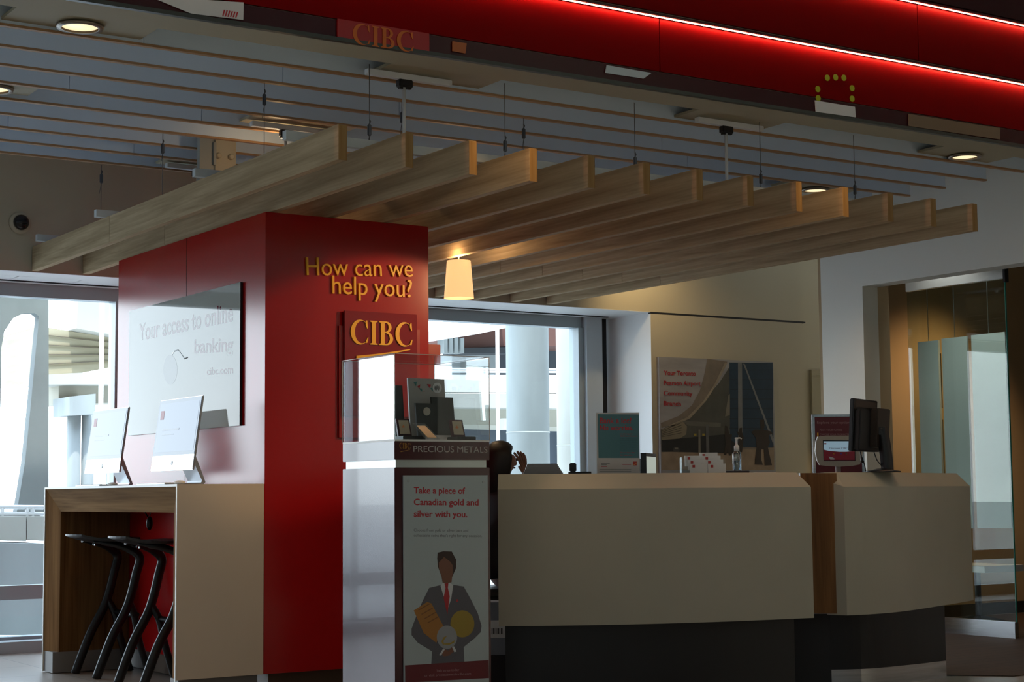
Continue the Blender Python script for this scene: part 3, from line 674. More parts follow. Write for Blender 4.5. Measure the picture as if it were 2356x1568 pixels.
for x, y in ((940, 1106), (1112, 1108)): MB().lathe(at(x, y, Y=PY), [(.006, 0), (.006, .003)], 14, (0, -1, 0)).build('screw', M['alu'], p)

# goods inside the case
darkc = mat('dark_case', (.02, .028, .028), .4)
def up_card(px, py0, py1, w_px, yy, m, name, lab, cat, lean=.03, thick=.012):
    a_, b_ = at(px, py1, Y=yy), at(px+w_px, py1, Y=yy); z1_ = at(px, py0, Y=yy).z
    z0 = KZ+.0005
    o = MB(); o.prism([(a_.x, yy, z0), (b_.x, yy, z0), (b_.x, yy+lean, z1_), (a_.x, yy+lean, z1_)], (0, thick, 0))
    return tag(o.build(name, m), lab, cat)
o = up_card(946, 868, 1000, 84, 7.18, mat('booklet_grey', (.34, .35, .34), .4), 'coin_booklet', 'grey floral booklet with a white coin at the back of the case', 'booklet', .03)
for i in range(7): poly([(x+random.uniform(-2, 2), y+random.uniform(-2, 2)) for x, y in ((952+i*6, 880+(i*7) % 30), (959+i*6, 878+(i*7) % 30), (958+i*6, 888+(i*7) % 30))], dict(Y=7.208), .003).build('flower_print', M['print_r'] if i % 2 else mat('teal_print', (.05, .22, .22), .4), o)
cc = at(1005, 892, Y=7.206); MB().lathe(cc, [(.026, 0), (.026, .004)], 28, (0, -1, 0)).build('coin', M['print_w'], o)
MB().prism([cc+Vector((x*.014, -.005, y*.014)) for x, y in ((-1, -.6), (-.5, -1), (0, -.4), (.5, -1), (.9, -.2), (.7, .9), (.2, .4), (-.1, 1), (-.6, .3), (-1, .7))], (0, -.001, 0)).build('coin_relief', M['ink'], o)
up_card(1000, 912, 1000, 50, 7.10, darkc, 'coin_folder', 'tall dark folder right of the framed coin in the case', 'case')
up_card(911, 885, 1000, 22, 7.12, darkc, 'coin_folder', 'narrow dark folder at the left end of the case', 'case')
o = up_card(963, 926, 1000, 41, 7.04, darkc, 'framed_coin', 'black framed silver coin in the middle of the case', 'coin')
MB().lathe(at(981, 946, Y=7.062), [(.020, 0), (.020, .005)], 28, (0, -1, 0)).build('coin', mat('silver_coin', (.35, .34, .30), .4, metal=.3), o)
def coin_box(px, lab):
    a_ = at(px, 1000, Y=6.95); x = a_.x
    t = thing('coin_box', (x+.03, 6.95, KZ), lab, 'coin box', 'open coin boxes')
    MB().box(x, 6.90, KZ+.0005, x+.105, 7.0, KZ+.020, .003).build('base', M['black'], t)
    MB().prism([(x+.002, 6.95, KZ+.020), (x+.075, 6.95, KZ+.020), (x+.080, 6.985, KZ+.103), (x+.008, 6.985, KZ+.103)], (0, .012, 0)).build('lid', mat('maroon_lid', (.05, .012, .018), .3), t)
    MB().prism([(x+.012, 6.949, KZ+.030), (x+.066, 6.949, KZ+.030), (x+.070, 6.978, KZ+.096), (x+.018, 6.978, KZ+.096)], (0, .002, 0)).build('certificate', mat('cream_card', (.38, .36, .27), .5), t)
    c_ = Vector((x+.032, 6.957, KZ+.066)); MB().prism([c_+Vector((k*.010, 0, j*.010)) for k, j in ((-1, 0), (-.4, .1), (0, 1), (.4, .1), (1, 0), (.5, -.6), (0, -.5), (-.5, -.6))], (0, -.001, 0)).build('leaf_print', mat('leaf_orange', (.5, .18, .06), .5), t)
coin_box(916, 'open maroon coin box standing left in the case'); coin_box(1040, 'open maroon coin box standing right in the case')
a_ = at(966, 1001, Y=6.88)
t = thing('gold_bar_pack', (a_.x+.05, 6.88, KZ), 'tilted clear pack with a small gold bar in the case', 'gold bar')
MB().prism([(a_.x+.02, 6.86, KZ+.001), (a_.x+.10, 6.86, KZ+.001), (a_.x+.06, 6.93, KZ+.078), (a_.x-.01, 6.93, KZ+.078)], (0, .003, .002)).build('clear_pack', M['acryl'], t)
MB().prism([(a_.x+.034, 6.867, KZ+.012), (a_.x+.085, 6.867, KZ+.012), (a_.x+.055, 6.92, KZ+.068), (a_.x+.008, 6.92, KZ+.068)], (0, .004, .002)).build('bar', M['gold'], t)
tag(MB().box(4.13, 7.02, KZ+.001, 4.31, 7.08, KZ+.03, .003).build('gift_box', M['paper']), 'low white box behind the gold bar in the case', 'box')

# ------------------------------------------------------------------ curved service counters
ZBo, ZCh, ZTp = .43, 1.102, 1.178
def cpath(pxs): return smooth([Vector((*at(x, y, Z=ZBo).xy, 0)) for x, y in pxs], 6)
p1 = cpath(((1147.5, 1439.5), (1270, 1438.6), (1473, 1435), (1670, 1429), (1873, 1420.5)))
p2 = cpath(((1949, 1415), (2000, 1412.5), (2057, 1408), (2105, 1402), (2150, 1395), (2195, 1388), (2240, 1380)))
def off(path, d):
    o = []
    for i, p in enumerate(path):
        t = (path[min(i+1, len(path)-1)]-path[max(i-1, 0)]).normalized(); o.append(p+Vector((-t.y, t.x, 0))*d)
    return o
sec = [(0, ZBo), (0, ZCh), (.065, ZTp), (.45, ZTp), (.45, ZTp-.03), (.05, ZTp-.04), (.03, ZCh), (.03, ZBo)]
t = thing('service_counter', (p1[12].x, p1[12].y+.2, 0), 'long curved cream service counter on a black plinth in the centre', 'counter')
MB().sweep(p1, sec, None, [0, 0, .045, .045, .045, .05, .03, .03]).build('front_panel', M['cream'], t)
MB().sweep(off(p1, .03), [(0, ZBo+.002), (0, ZCh-.02), (.36, ZCh-.02), (.36, ZBo+.002)], [.03]*4, [.03]*4).build('carcass', M['blackm'], t)
pl1 = off(p1, .10)[1:]
MB().sweep(pl1, [(0, .0), (0, ZBo), (.3, ZBo), (.3, 0)], None, [.12]*4).build('plinth', M['darkpl'], t)
t = thing('service_counter', (p2[12].x, p2[12].y+.2, 0), 'shorter rounded cream service counter at right with steel-footed black plinth', 'counter')
MB().sweep(p2, sec, [0, 0, -.0, -.0, -.0, 0, 0, 0], [0, 0, .10, .10, .10, .05, 0, 0]).build('front_panel', M['cream'], t)
tdir = (p2[1]-p2[0]).normalized(); nd = Vector((-tdir.y, tdir.x, 0)); P = p2[0]
# angled return at the left end
b = MB(); e_ = P-tdir*.055+nd*.07
b.prism([P+UPZ*ZBo, P+UPZ*ZCh, P+nd*.065+tdir*.0+UPZ*ZTp, e_+nd*.03+UPZ*ZTp, e_+UPZ*(ZCh+.03), e_+UPZ*ZBo], nd*.03); b.build('return_panel', M['cream'], t)
MB().sweep(off(p2, .03), [(0, ZBo+.002), (0, ZCh-.02), (.36, ZCh-.02), (.36, ZBo+.002)], [.03]*4, [.03]*4).build('carcass', M['blackm'], t)
pl2 = smooth([Vector((*at(x, y, Z=0).xy, 0)) for x, y in ((1905, 1580), (2000, 1577), (2100, 1567), (2178, 1557))], 6)
MB().sweep(pl2, [(0, .095), (0, ZBo), (.3, ZBo), (.3, .095)]).build('plinth', M['darkpl'], t)
MB().sweep(pl2, [(0, 0), (0, .095), (.28, .095), (.28, 0)]).build('foot_band', M['steel'], t)
q0, q1 = p1[-1], P
b = MB(); w0 = at(1846, 1300, D=9.02); w1 = at(1930, 1300, D=9.02)
b.obox(Vector((w0.x, w0.y, ZBo+.01)), (w1-w0).normalized(), NH, UPZ, (Vector((w1.x, w1.y, 0))-Vector((w0.x, w0.y, 0))).length, .04, ZTp-ZBo-.012)
b.build('wood_infill', wood('counter_oak', (.13, .055, .018), (.24, .115, .04), 2, .45), t)
b = MB(); w0 = at(1815, 1500, D=9.12); w1 = at(1912, 1500, D=9.12)
b.obox(Vector((w0.x, w0.y, 0)), Vector((w1.x-w0.x, w1.y-w0.y, 0)).normalized(), NH, UPZ, Vector((w1.x-w0.x, w1.y-w0.y, 0)).length, .05, ZBo); b.build('infill_plinth', M['blackm'], t)
e = p2[-1]; td = (p2[-1]-p2[-2]).normalized(); ne = Vector((-td.y, td.x, 0))
MB().obox(e+ne*.10+td*.005+UPZ*ZBo, td, ne, UPZ, .03, .35, .48).build('end_panel', MC['counter_oak'], t)

# things on the counter -------------------------------------------------
XR = Vector((math.cos(YAW), -math.sin(YAW), 0))
def tp(x, dd): p_ = at(x, 1100, D=dd); return Vector((p_.x, p_.y, ZTp+.0005))
# leaflets
for i in range(13):
    q_ = tp(1204+i*.9-(i % 3), 8.72); w_ = tp(1296-i*1.2+(i % 2), 8.72)
    o = MB().obox(q_+UPZ*(i*.0042), XR, NH, UPZ, (w_-q_).length, .10, .0036).build('leaflet', mat('leaflet_grey', (.22, .23, .26), .4) if i < 12 else mat('leaflet_top', (.14, .14, .18), .35))
    tag(o, 'grey leaflet stacked at the left end of the counter, %s' % ('topmost' if i == 12 else 'bottom' if i == 0 else '%s from bottom' % ORD[i]), 'leaflet', 'stack of leaflets')
# black block and base beside the sign
q_ = tp(1308, 8.78); tag(MB().obox(q_, XR, NH, UPZ, .118, .09, .012, .002).build('display_plinth', M['black']), 'flat black display base on the counter left of the blue sign', 'stand')
q_ = q_+UPZ*.0125+XR*.006+NH*.01; tag(MB().obox(q_, XR, NH, UPZ, .036, .05, .045, .004).build('black_box', M['black']), 'small black box on the flat black display base', 'box')
# Bank a lot sign
ds = 8.85; sp = dict(D=ds)
t = thing('counter_sign', tp(1422, ds), 'blue and white counter sign reading Bank a lot in an acrylic stand', 'sign')
q_, w_ = tp(1372, ds), tp(1474.5, ds); H_ = at(1372, 947, **sp).z-ZTp
MB().obox(q_, XR, NH, UPZ, (w_-q_).length, .006, H_).build('acrylic_stand', M['acryl'], t)
MB().obox(q_+XR*.004-NH*.0006, XR, NH, UPZ, (w_-q_).length-.008, .0004, H_-.006).build('insert', mat('insert_white', (.48, .46, .46), .4), t)
MB().obox(q_-NH*.02, XR, NH, UPZ, (w_-q_).length, .06, .003).build('foot', M['acryl'], t)
poly([(1375, 952), (1470, 953), (1470, 1053), (1377, 1053)], sp, .0008, .0004).build('blue_field', mat('teal_print_field', (.06, .17, .20), .4), t)
tpx('Bank a lot?', 1380, 973, 1453, 973, 13, sp, t, M['print_r'], .02, .0014, 'lettering', .0004)
tpx('No worries.', 1380, 989, 1457, 989, 12.5, sp, t, M['print_r'], .02, .0014, 'lettering', .0004)
tpx('Introducing the', 1426, 999, 1455, 999, 3, sp, t, M['print_r'], 0, .0014, 'lettering', .0003)
tpx('CIBC Smart Account', 1426, 1004, 1465, 1004, 3, sp, t, M['print_r'], 0, .0014, 'lettering', .0003)
b = MB()
for i in range(12):
    y = 1009+i*2.4; a_ = at(1426, y, **sp)-NH*.0012; b.obox(a_, XR, NH, UPZ, at(1464+(i*7 % 3), y, **sp).x/1-a_.x and (at(1464+(i*7 % 3), y, **sp)-at(1426, y, **sp)).length, .0002, .0014)
b.build('small_print', mat('teal_ink', (.03, .08, .10), .5), t)
tpx('Get our best offer', 1427, 1042, 1461, 1042, 3, sp, t, M['print_r'], 0, .0014, 'lettering', .0003)
tpx('for you now', 1427, 1048, 1455, 1048, 3, sp, t, M['print_r'], 0, .0014, 'lettering', .0003)
def logo(px0, py0, px1, py1, pl, parent, lift=.001):
    poly([(px0, py0), (px1, py0), (px1, py1), (px0, py1)], pl, lift, .0004).build('logo_tile', mat('logo_red', (.40, .03, .02), .4), parent)
    w = px1-px0; h = py1-py0
    poly([(px0+w*.1, py1-h*.15), (px0+w*.9, py0+h*.45), (px0+w*.9, py0+h*.6), (px0+w*.4, py1-h*.12)], pl, lift+.0005, .0004).build('logo_stroke', mat('logo_yellow', (.7, .35, .05), .4), parent)
logo(1456, 1061, 1465, 1070, sp, t)
for y, x1_, k in ((1065, 1403, 'grey'), (1068, 1396, 'grey'), (1072, 1397, 'red')):
    poly([(1383, y), (x1_, y), (x1_, y+1.3), (1383, y+1.3)], sp, .001, .0003).build('small_print', M['ink'] if k == 'grey' else M['print_r'], t)
poly([(1432, 1067), (1452, 1067), (1452, 1068.5), (1432, 1068.5)], sp, .001, .0003).build('small_print', M['print_r'], t)
for y in (1079, 1083): poly([(1379, y), (1452, y), (1452, y+1), (1379, y+1)], sp, .001, .0003).build('small_print', M['ink'], t)
# small monitor seen edge-on
dm = 9.0; t = thing('small_monitor', tp(1505, dm), 'small monitor with pale screen turned left, behind the counter sign', 'monitor')
a_ = at(1487, 1090, D=8.86); b_ = at(1510, 1090, D=9.14); dv = Vector((b_.x-a_.x, b_.y-a_.y, 0)); Lm = dv.length; dv.normalize(); nv = Vector((dv.y, -dv.x, 0))
zt = at(1510, 1044, D=9.14).z
MB().obox(Vector((a_.x, a_.y, ZTp+.001)), dv, -nv, UPZ, Lm, .03, zt-ZTp).build('housing', M['black'], t)
MB().obox(Vector((a_.x, a_.y, ZTp+.001))+nv*.002+dv*.012, dv, -nv, UPZ, Lm-.024, .002, zt-ZTp-.018).build('screen', mat('pale_screen', (.5, .55, .5), .2, emit=(.55, .62, .55), es=.6), t)
MB().obox(Vector((b_.x, b_.y, ZTp+.001))-nv*.03-dv*.10, dv, -nv, UPZ, .10, .05, (zt-ZTp)*.75, .004).build('back_box', M['black'], t)
# business card holder
dc = 8.95; cp = dict(D=dc)
t = thing('card_holder', tp(1620, dc), 'clear holder in steps full of white business cards on the counter', 'card holder')
b = MB(); q_, w_ = tp(1569, dc), tp(1672, dc); Lw = (w_-q_).length
b.obox(q_, XR, NH, UPZ, Lw, .12, .003); b.obox(q_+NH*.01, XR, NH, UPZ, .003, .10, .085); 
for k in range(4): b.obox(q_+NH*(.01+.028*k), XR, NH, UPZ, Lw, .002, .025+.018*k)
b.build('clear_tray', M['acryl'], t)
k_ = 0
names = {0: 'front', 1: 'second', 2: 'third', 3: 'rear'}
for col, rows in ((0, ((1587, 1066, 0), (1583, 1057, 1), (1576, 1048, 2))), (1, ((1629, 1066, 0), (1623, 1057, 1), (1617, 1048, 2), (1610, 1041, 3)))):
    for x, y, rw in rows:
        d_ = dc+.005+.028*rw; pl_ = dict(D=d_); w_px = 41
        a_ = at(x, y, **pl_); z_ = a_.z-.056
        xx = Vector((a_.x, a_.y, max(ZTp+.003, z_))); hh = a_.z-xx.z
        o = MB().obox(xx+NH*.003, XR, NH, UPZ, at(x+w_px, y, **pl_).x and (at(x+w_px, y, **pl_)-a_).length, .012, hh).build('business_cards', M['paper'])
        tag(o, 'pack of white business cards in the holder, %s row of the %s column' % (names[rw], 'left' if col == 0 else 'right'), 'business cards', 'packs of business cards')
        poly([(x+6, y+3), (x+12, y+3), (x+12, y+9), (x+6, y+9)], pl_, .001, .0006).build('logo', MC['logo_red'], o)
# hand sanitiser
q_ = tp(1698, 9.0); t = thing('pump_bottle', q_, 'clear hand sanitiser bottle with white pump on the counter', 'bottle')
z_ = q_+UPZ*.013+NH*.03; 
MB().lathe(z_, [(.030, 0), (.032, .004), (.032, .085), (.028, .098), (.015, .104)], 28, sy=.7).build('bottle', glass('sanitiser_clear', (.80, .90, .95), .12), t)
MB().lathe(z_+UPZ*.003, [(.026, 0), (.027, .003), (.027, .05), (.001, .051)], 20, sy=.6).build('gel', glass('gel_blue', (.75, .88, .97), .10), t)
MB().lathe(z_+UPZ*.104, [(.014, 0), (.014, .026), (.006, .034), (.0055, .046), (.006, .062), (.009, .064), (.009, .070), (.004, .072)], 20).tube([z_+UPZ*.172, z_+UPZ*.173+XR*.018, z_+UPZ*.168+XR*.028], .0035, 8).build('pump', M['paper'], t)
tag(MB().obox(tp(1664, 9.0), XR, NH, UPZ, (tp(1726, 9.0)-tp(1664, 9.0)).length, .08, .012, .004).build('stamp_pad', mat('dark_tray', (.05, .03, .03), .15)), 'flat dark glossy tray under the sanitiser bottle', 'tray')
tag(MB().obox(tp(1738, 9.0), XR, NH, UPZ, .11, .08, .003).build('paper_slip', M['paper']), 'thin white paper slip on the counter right of the tray', 'paper')
# monitor on the right counter
t = thing('office_monitor', tp(2030, 9.25), 'black office monitor seen from behind on the right counter', 'monitor')
dq = 9.25; bot = dict(D=dq)
top_l, top_r = at(1967, 915, D=9.10), at(2022, 925, D=9.42)
dv = Vector((top_r.x-top_l.x, top_r.y-top_l.y, 0)).normalized(); L_ = Vector((top_r.x-top_l.x, top_r.y-top_l.y, 0)).length
zb0 = at(1960, 1037, D=9.10).z; hM = top_l.z-zb0
nb = Vector((dv.y, -dv.x, 0)); nb = nb if nb.dot(NH) < 0 else -nb
tl = (UPZ*hM-NH*.0).normalized(); tl = (UPZ*hM+XR*.018).normalized()
o0 = at(1960, 1037, D=9.10); o0 = Vector((o0.x, o0.y, zb0))
MB().obox(o0, dv, -nb, tl, L_, .022, hM, .004).build('housing', M['black'], t)
MB().obox(o0+dv*.02+nb*.035+tl*.0, dv, -nb, tl, L_*.9, .035, hM*.80, .008).build('back_cover', M['blackm'], t)
MB().obox(o0+dv*L_*.45+nb*.075+tl*.02, dv, -nb, tl, L_*.55, .04, hM*.76, .006).build('mount_block', mat('brown_black', (.025, .017, .011), .5), t)
MB().obox(o0+dv*.03+tl*(hM-.045)+nb*.002, dv, -nb, tl, L_*.85, .004, .035).build('label', mat('dark_label', (.06, .04, .03), .5), t)
st = [at(1992, 990, **bot), at(2025, 985, **bot), at(2033, 1010, **bot), at(2040, 1060, **bot), at(2042, 1088, **bot)]
MB().tube(smooth([st[1], st[2], st[3], Vector((st[4].x, st[4].y, ZTp+.01))], 4), .034, 4, flat=.75, side=tuple(NH)).build('stand_column', M['black'], t)
MB().obox(at(1992, 1000, **bot)-NH*.02, XR, NH, UPZ, .10, .04, .04).build('stand_arm', M['black'], t)
MB().lathe(Vector((st[4].x, st[4].y, ZTp+.001))-XR*.025, [(.095, 0), (.095, .006), (.06, .012), (.03, .02)], 28).build('stand_foot', M['black'], t)
MB().tube(smooth([at(1979, 1035, **bot), at(1982, 1050, **bot), at(1988, 1065, **bot), Vector((*at(1992, 1088, **bot).xy, ZTp+.004))], 5), .0035, 8).tube([at(1982, 1052, **bot), at(1985, 1064, **bot)], .007, 8).tube(smooth([at(2011, 1040, **bot), at(2018, 1058, **bot), at(2028, 1070, **bot)], 5), .003, 8).build('cable', M['black'], t)

# ------------------------------------------------------------------ tablet kiosk and red board behind the counter
yb = 10.2; t = thing('options_board', (9.55, 9.9, 0), '', 'sign board')
dB = 10.9; bp = dict(D=dB)
t.location = (*at(1935, 1000, **bp).xy, 0); t['label'] = 'red standing board with silver frame, partly behind the black monitor'
a_, b_ = at(1869, 1000, **bp), at(1987, 1000, **bp); zt = at(1869, 953, **bp).z; Lb = (Vector((b_.x, b_.y, 0))-Vector((a_.x, a_.y, 0))).length
MB().obox(Vector((a_.x, a_.y, .12)), XR, NH, UPZ, Lb, .02, zt-.12).build('panel', M['burg2'], t)
b = MB()
A = Vector((a_.x, a_.y, .12))-NH*.006
b.obox(A, XR, NH, UPZ, .016, .03, zt-.12); b.obox(A+XR*(Lb-.016), XR, NH, UPZ, .016, .03, zt-.12); b.obox(A+UPZ*(zt-.12-.016), XR, NH, UPZ, Lb, .03, .016); b.obox(A, XR, NH, UPZ, Lb, .03, .016)
b.build('frame', M['steel'], t)
MB().obox(Vector((a_.x, a_.y, 0))-NH*.12, XR, NH, UPZ, .05, .26, .12).obox(Vector((a_.x, a_.y, 0))+XR*(Lb-.05)-NH*.12, XR, NH, UPZ, .05, .26, .12).build('feet', M['steel'], t)
pk = mat('pink_grey_lettering', (.42, .24, .24), .5)
tpx('Explore your options here', 1880, 974, 1978, 974, 6, bp, t, pk, 0, .001, 'lettering', .0006)
tpx('PLAN YOUR FUTURE', 1886, 991, 1938, 991, 4.5, bp, t, pk, 0, .001, 'lettering', .0006)
tpx('CHOOSE YOUR PRODUCTS', 1886, 1001, 1953, 1001, 4.5, bp, t, pk, 0, .001, 'lettering', .0006)
poly([(1880, 995), (1883, 995), (1883, 1004), (1880, 1004)], bp, .001, .0006).build('yellow_bar', M['yellow'], t)
dT = 10.6; tpn = dict(D=dT); t = thing('tablet_stand', (*at(1928, 1090, **tpn).xy, 0), 'white rounded tablet kiosk on a pole in front of the red board', 'tablet kiosk')
ol = [(1880, 1004), (1900, 1002), (1960, 1002), (1975, 1006), (1981, 1020), (1983, 1037), (1981, 1055), (1976, 1068), (1960, 1071), (1930, 1073), (1900, 1071), (1884, 1069), (1878, 1058), (1874, 1037), (1876, 1015)]
poly(ol, tpn, 0, .03).build('surround', mat('cream_plastic', (.50, .42, .33), .35), t)
poly([(1891, 1012), (1965, 1013), (1966, 1060), (1893, 1060)], tpn, .0302, .001).build('bezel', M['black'], t)
poly([(1893, 1015), (1963, 1015), (1964, 1037), (1945, 1039), (1928, 1039), (1905, 1037), (1893, 1034)], tpn, .0315, .0006).build('screen', mat('screen_blue', (.2, .25, .3), .3, emit=(.22, .33, .40), es=.8), t)
poly([(1893, 1034), (1905, 1037), (1928, 1039), (1945, 1039), (1964, 1037), (1964, 1058), (1894, 1058)], tpn, .0315, .0006).build('screen', mat('screen_red', (.1, .01, .02), .3, emit=(.05, .002, .004), es=.8), t)
tpx('Discover CIBC', 1906, 1033, 1948, 1033, 4.5, tpn, t, M['burg2'], 0, .0325, 'lettering', .0004)
poly([(1894, 1019), (1899, 1019), (1899, 1022), (1894, 1022)], tpn, .0325, .0004).build('logo', MC['logo_red'], t)
poly([(1904, 1050), (1912, 1051), (1919, 1055), (1917, 1057), (1908, 1057)], tpn, .0325, .0004).build('hand_icon', M['paper'], t)
for x, cn, cl in ((1916, 'icon_yellow', (.7, .4, .02)), (1933, 'icon_blue', (.05, .06, .5)), (1945, 'icon_green', (.05, .25, .05))): poly([(x-1.2, 1042), (x+1.2, 1042), (x+1.2, 1045), (x-1.2, 1045)], tpn, .0325, .0004).build('icon', mat(cn, cl, .5), t)
c_ = at(1928, 1072, **tpn); MB().tube([(c_.x, c_.y, c_.z+.02), (c_.x, c_.y, .01)], .017, 16).lathe((c_.x, c_.y, 0), [(.16, 0), (.16, .01), (.03, .02)], 28).build('pole', mat('pink_white_pole', (.45, .36, .32), .4), t)

# ------------------------------------------------------------------ airport picture on the back wall
YP = YW-.035; ap = dict(Y=YP)
t = thing('airport_poster', (9.7, YP, 1.27), 'large picture of the airport terminal on the back wall', 'picture')
a_, b_ = at(1516, 820, **ap), at(1779, 834, **ap); zb_ = at(1524, 1092, **ap).z
MB().box(a_.x, YP, zb_, b_.x, YW, a_.z).build('canvas', mat('sky_print', (.34, .33, .34), .6, var=(2.2, .18, (1, 1, 4))), t)
def ai(pts, m, nm, k): poly([(1480+x/2.689, 560+y/2.689) for x, y in pts], ap, .0004*k, .0003).build(nm, m, t)
def pm(n_, *c): return mat('print_'+n_, c, .6, var=(9, .15))
ai([(112, 1240), (810, 1250), (810, 1400), (112, 1400)], pm('paving', .34, .25, .17), 'paving', 1)
ai([(108, 1150), (240, 1090), (340, 1010), (470, 860), (535, 760), (535, 1270), (112, 1290)], pm('facade', .085, .085, .07), 'curved_facade', 2)
ai([(395, 712), (520, 730), (500, 770), (440, 880), (370, 990), (270, 1090), (112, 1140), (108, 1110), (220, 1065), (300, 1000), (350, 910), (380, 800)], pm('roof', .22, .18, .14), 'curved_roof', 3)
ai([(505, 735), (520, 738), (460, 860), (390, 970), (290, 1080), (180, 1130), (150, 1128), (270, 1075), (370, 975), (440, 870)], pm('roof_light', .36, .30, .22), 'roof_edge', 4)
ai([(532, 735), (800, 738), (806, 1262), (537, 1262)], pm('blue_glass', .012, .040, .075), 'blue_glass_wall', 3)
for yy_ in range(780, 1260, 60): ai([(534, yy_), (803, yy_), (803, yy_+3), (534, yy_+3)], pm('mullion', .005, .016, .03), 'glass_joint', 4)
ai([(585, 738), (610, 738), (614, 1262), (587, 1262)], pm('post', .20, .21, .22), 'post', 5)
ai([(617, 742), (628, 745), (806, 1210), (803, 1240)], pm('post', .20, .21, .22), 'brace', 5)
ai([(112, 1150), (240, 1095), (270, 1130), (265, 1180), (225, 1205), (112, 1215)], pm('louvre', .26, .22, .15), 'louvred_wing', 4)
for i in range(5): ai([(112, 1158+i*9), (235, 1105+i*16), (237, 1108+i*16), (112, 1161+i*9)], pm('louvre_line', .07, .06, .04), 'louvre_line', 5)
ai([(112, 1215), (225, 1205), (500, 1180), (585, 1250), (585, 1300), (112, 1285)], pm('shade', .012, .012, .012), 'dark_entrance', 4)
ai([(238, 1096), (480, 1108), (478, 1135), (275, 1125)], pm('canopy', .15, .14, .12), 'canopy', 5)
ai([(385, 1118), (402, 1118), (408, 1295), (388, 1295)], pm('post2', .13, .13, .13), 'post', 6)
ai([(340, 1150), (352, 1150), (354, 1300), (340, 1300)], pm('pale', .22, .20, .16), 'post', 6)
ai([(525, 940), (535, 930), (535, 1060), (505, 1070)], pm('pale', .22, .20, .16), 'sunlit_window', 5)
for x in (312, 364): ai([(x, 1175), (x+16, 1175), (x+16, 1188), (x, 1188)], pm('sign_y', .40, .30, .03), 'sign', 6)
ai([(185, 1270), (190, 1258), (218, 1258), (224, 1272), (222, 1288), (184, 1288)], pm('car', .06, .055, .05), 'car', 6); ai([(196, 1262), (212, 1262), (216, 1272), (193, 1272)], pm('pale', .22, .20, .16), 'car_window', 7)
ai([(614, 1265), (806, 1268), (806, 1275), (614, 1272)], pm('pale', .22, .20, .16), 'railing', 5)
stone = pm('stone', .035, .022, .014)
ai([(722, 1090), (745, 1088), (750, 1130), (742, 1150), (785, 1160), (800, 1175), (775, 1185), (782, 1230), (770, 1260), (785, 1330), (795, 1370), (750, 1372), (745, 1270), (730, 1270), (728, 1330), (738, 1368), (688, 1365), (690, 1330), (700, 1260), (695, 1200), (665, 1165), (690, 1150), (725, 1150)], stone, 'stone_figure', 7)
ai([(505, 1125), (520, 1130), (530, 1180), (548, 1180), (540, 1240), (545, 1310), (528, 1312), (520, 1270), (512, 1310), (496, 1308), (508, 1240), (503, 1180)], stone, 'stone_figure', 7)
ai([(575, 1160), (588, 1165), (595, 1140), (610, 1138), (610, 1165), (620, 1200), (610, 1290), (582, 1290), (590, 1190)], stone, 'stone_figure', 7)
for s_, y0_, x1_ in (('Your Toronto', 812, 323), ('Pearson Airport', 874, 354), ('Community', 937, 303), ('Branch', 1000, 232)):
    tpx(s_, 1480+126/2.689, 560+y0_/2.689, 1480+x1_/2.689, 560+(y0_+4)/2.689, 10.5, ap, t, M['print_r'], .02, .0036, 'lettering', .0004)

# ------------------------------------------------------------------ pendant lamp
lc = at(1056, 686, Y=9.4); t = thing('pendant_lamp', lc, 'glowing cone pendant lamp hanging beneath the oak beams', 'lamp')
zt_ = at(1056, 600, Y=9.4).z
MB().lathe(lc, [(.098, 0), (.078, zt_-lc.z), (.074, zt_-lc.z), (.094, 0)], 40, close=True).build('lamp_shade', None or mat('shade_linen', (.85, .62, .36), .8, emit=(1, .56, .23), es=1.25, var=(40, .10, (.02, .02, 6))), t)
MB().lathe(lc+UPZ*.02, [(.001, 0), (.094, 0), (.094, .002), (.001, .002)], 32).build('diffuser', mat('lamp_diffuser', (.9, .8, .6), .6, emit=(1, .75, .42), es=2.2), t)
MB().tube([(lc.x, lc.y, zt_-.01), (lc.x, lc.y, 3.3)], .004, 8).build('cord', M['paper'], t)
light('POINT', 'pendant_bulb', (lc.x, lc.y, zt_+.02), 9, WARM, shadow_soft_size=.06)
light('SPOT', 'pendant_down', (lc.x, lc.y, lc.z-.01), 13, WARM, to=(lc.x, lc.y, 0), spot_size=2.6, spot_blend=.6, shadow_soft_size=.06)

# ------------------------------------------------------------------ seated person and chair behind the counter
hc = at(1157, 1060, Y=8.9)          # centre of the head
t = thing('office_chair', (hc.x-.05, hc.y, 0), 'black office chair behind the counter, beside the kiosk', 'chair')
cx, cy = hc.x-.05, hc.y
MB().box(cx-.25, cy-.25, .44, cx+.25, cy+.25, .51, .03, 3).build('seat', M['blackm'], t)
MB().box(cx-.34, cy-.22, .58, cx-.28, cy+.22, 1.02, .03, 3).build('backrest', M['blackm'], t)
MB().tube([(cx-.22, cy, .46), (cx-.33, cy, .50), (cx-.35, cy, .70)], .02).build('back_bracket', M['black'], t)
MB().tube([(cx, cy, .10), (cx, cy, .44)], .028, 12).build('gas_lift', M['alu'], t)
for k in range(5):
    a = k*2*PI/5+.3; e_ = (cx+.30*math.cos(a), cy+.30*math.sin(a))
    l_ = MB().tube([(cx, cy, .12), (*e_, .085)], [.028, .018], 10).build('base_leg', M['black'], t)
    MB().lathe((e_[0]-.02, e_[1], .035), [(.034, 0), (.034, .04)], 16, (1, 0, 0)).build('castor', M['black'], l_)
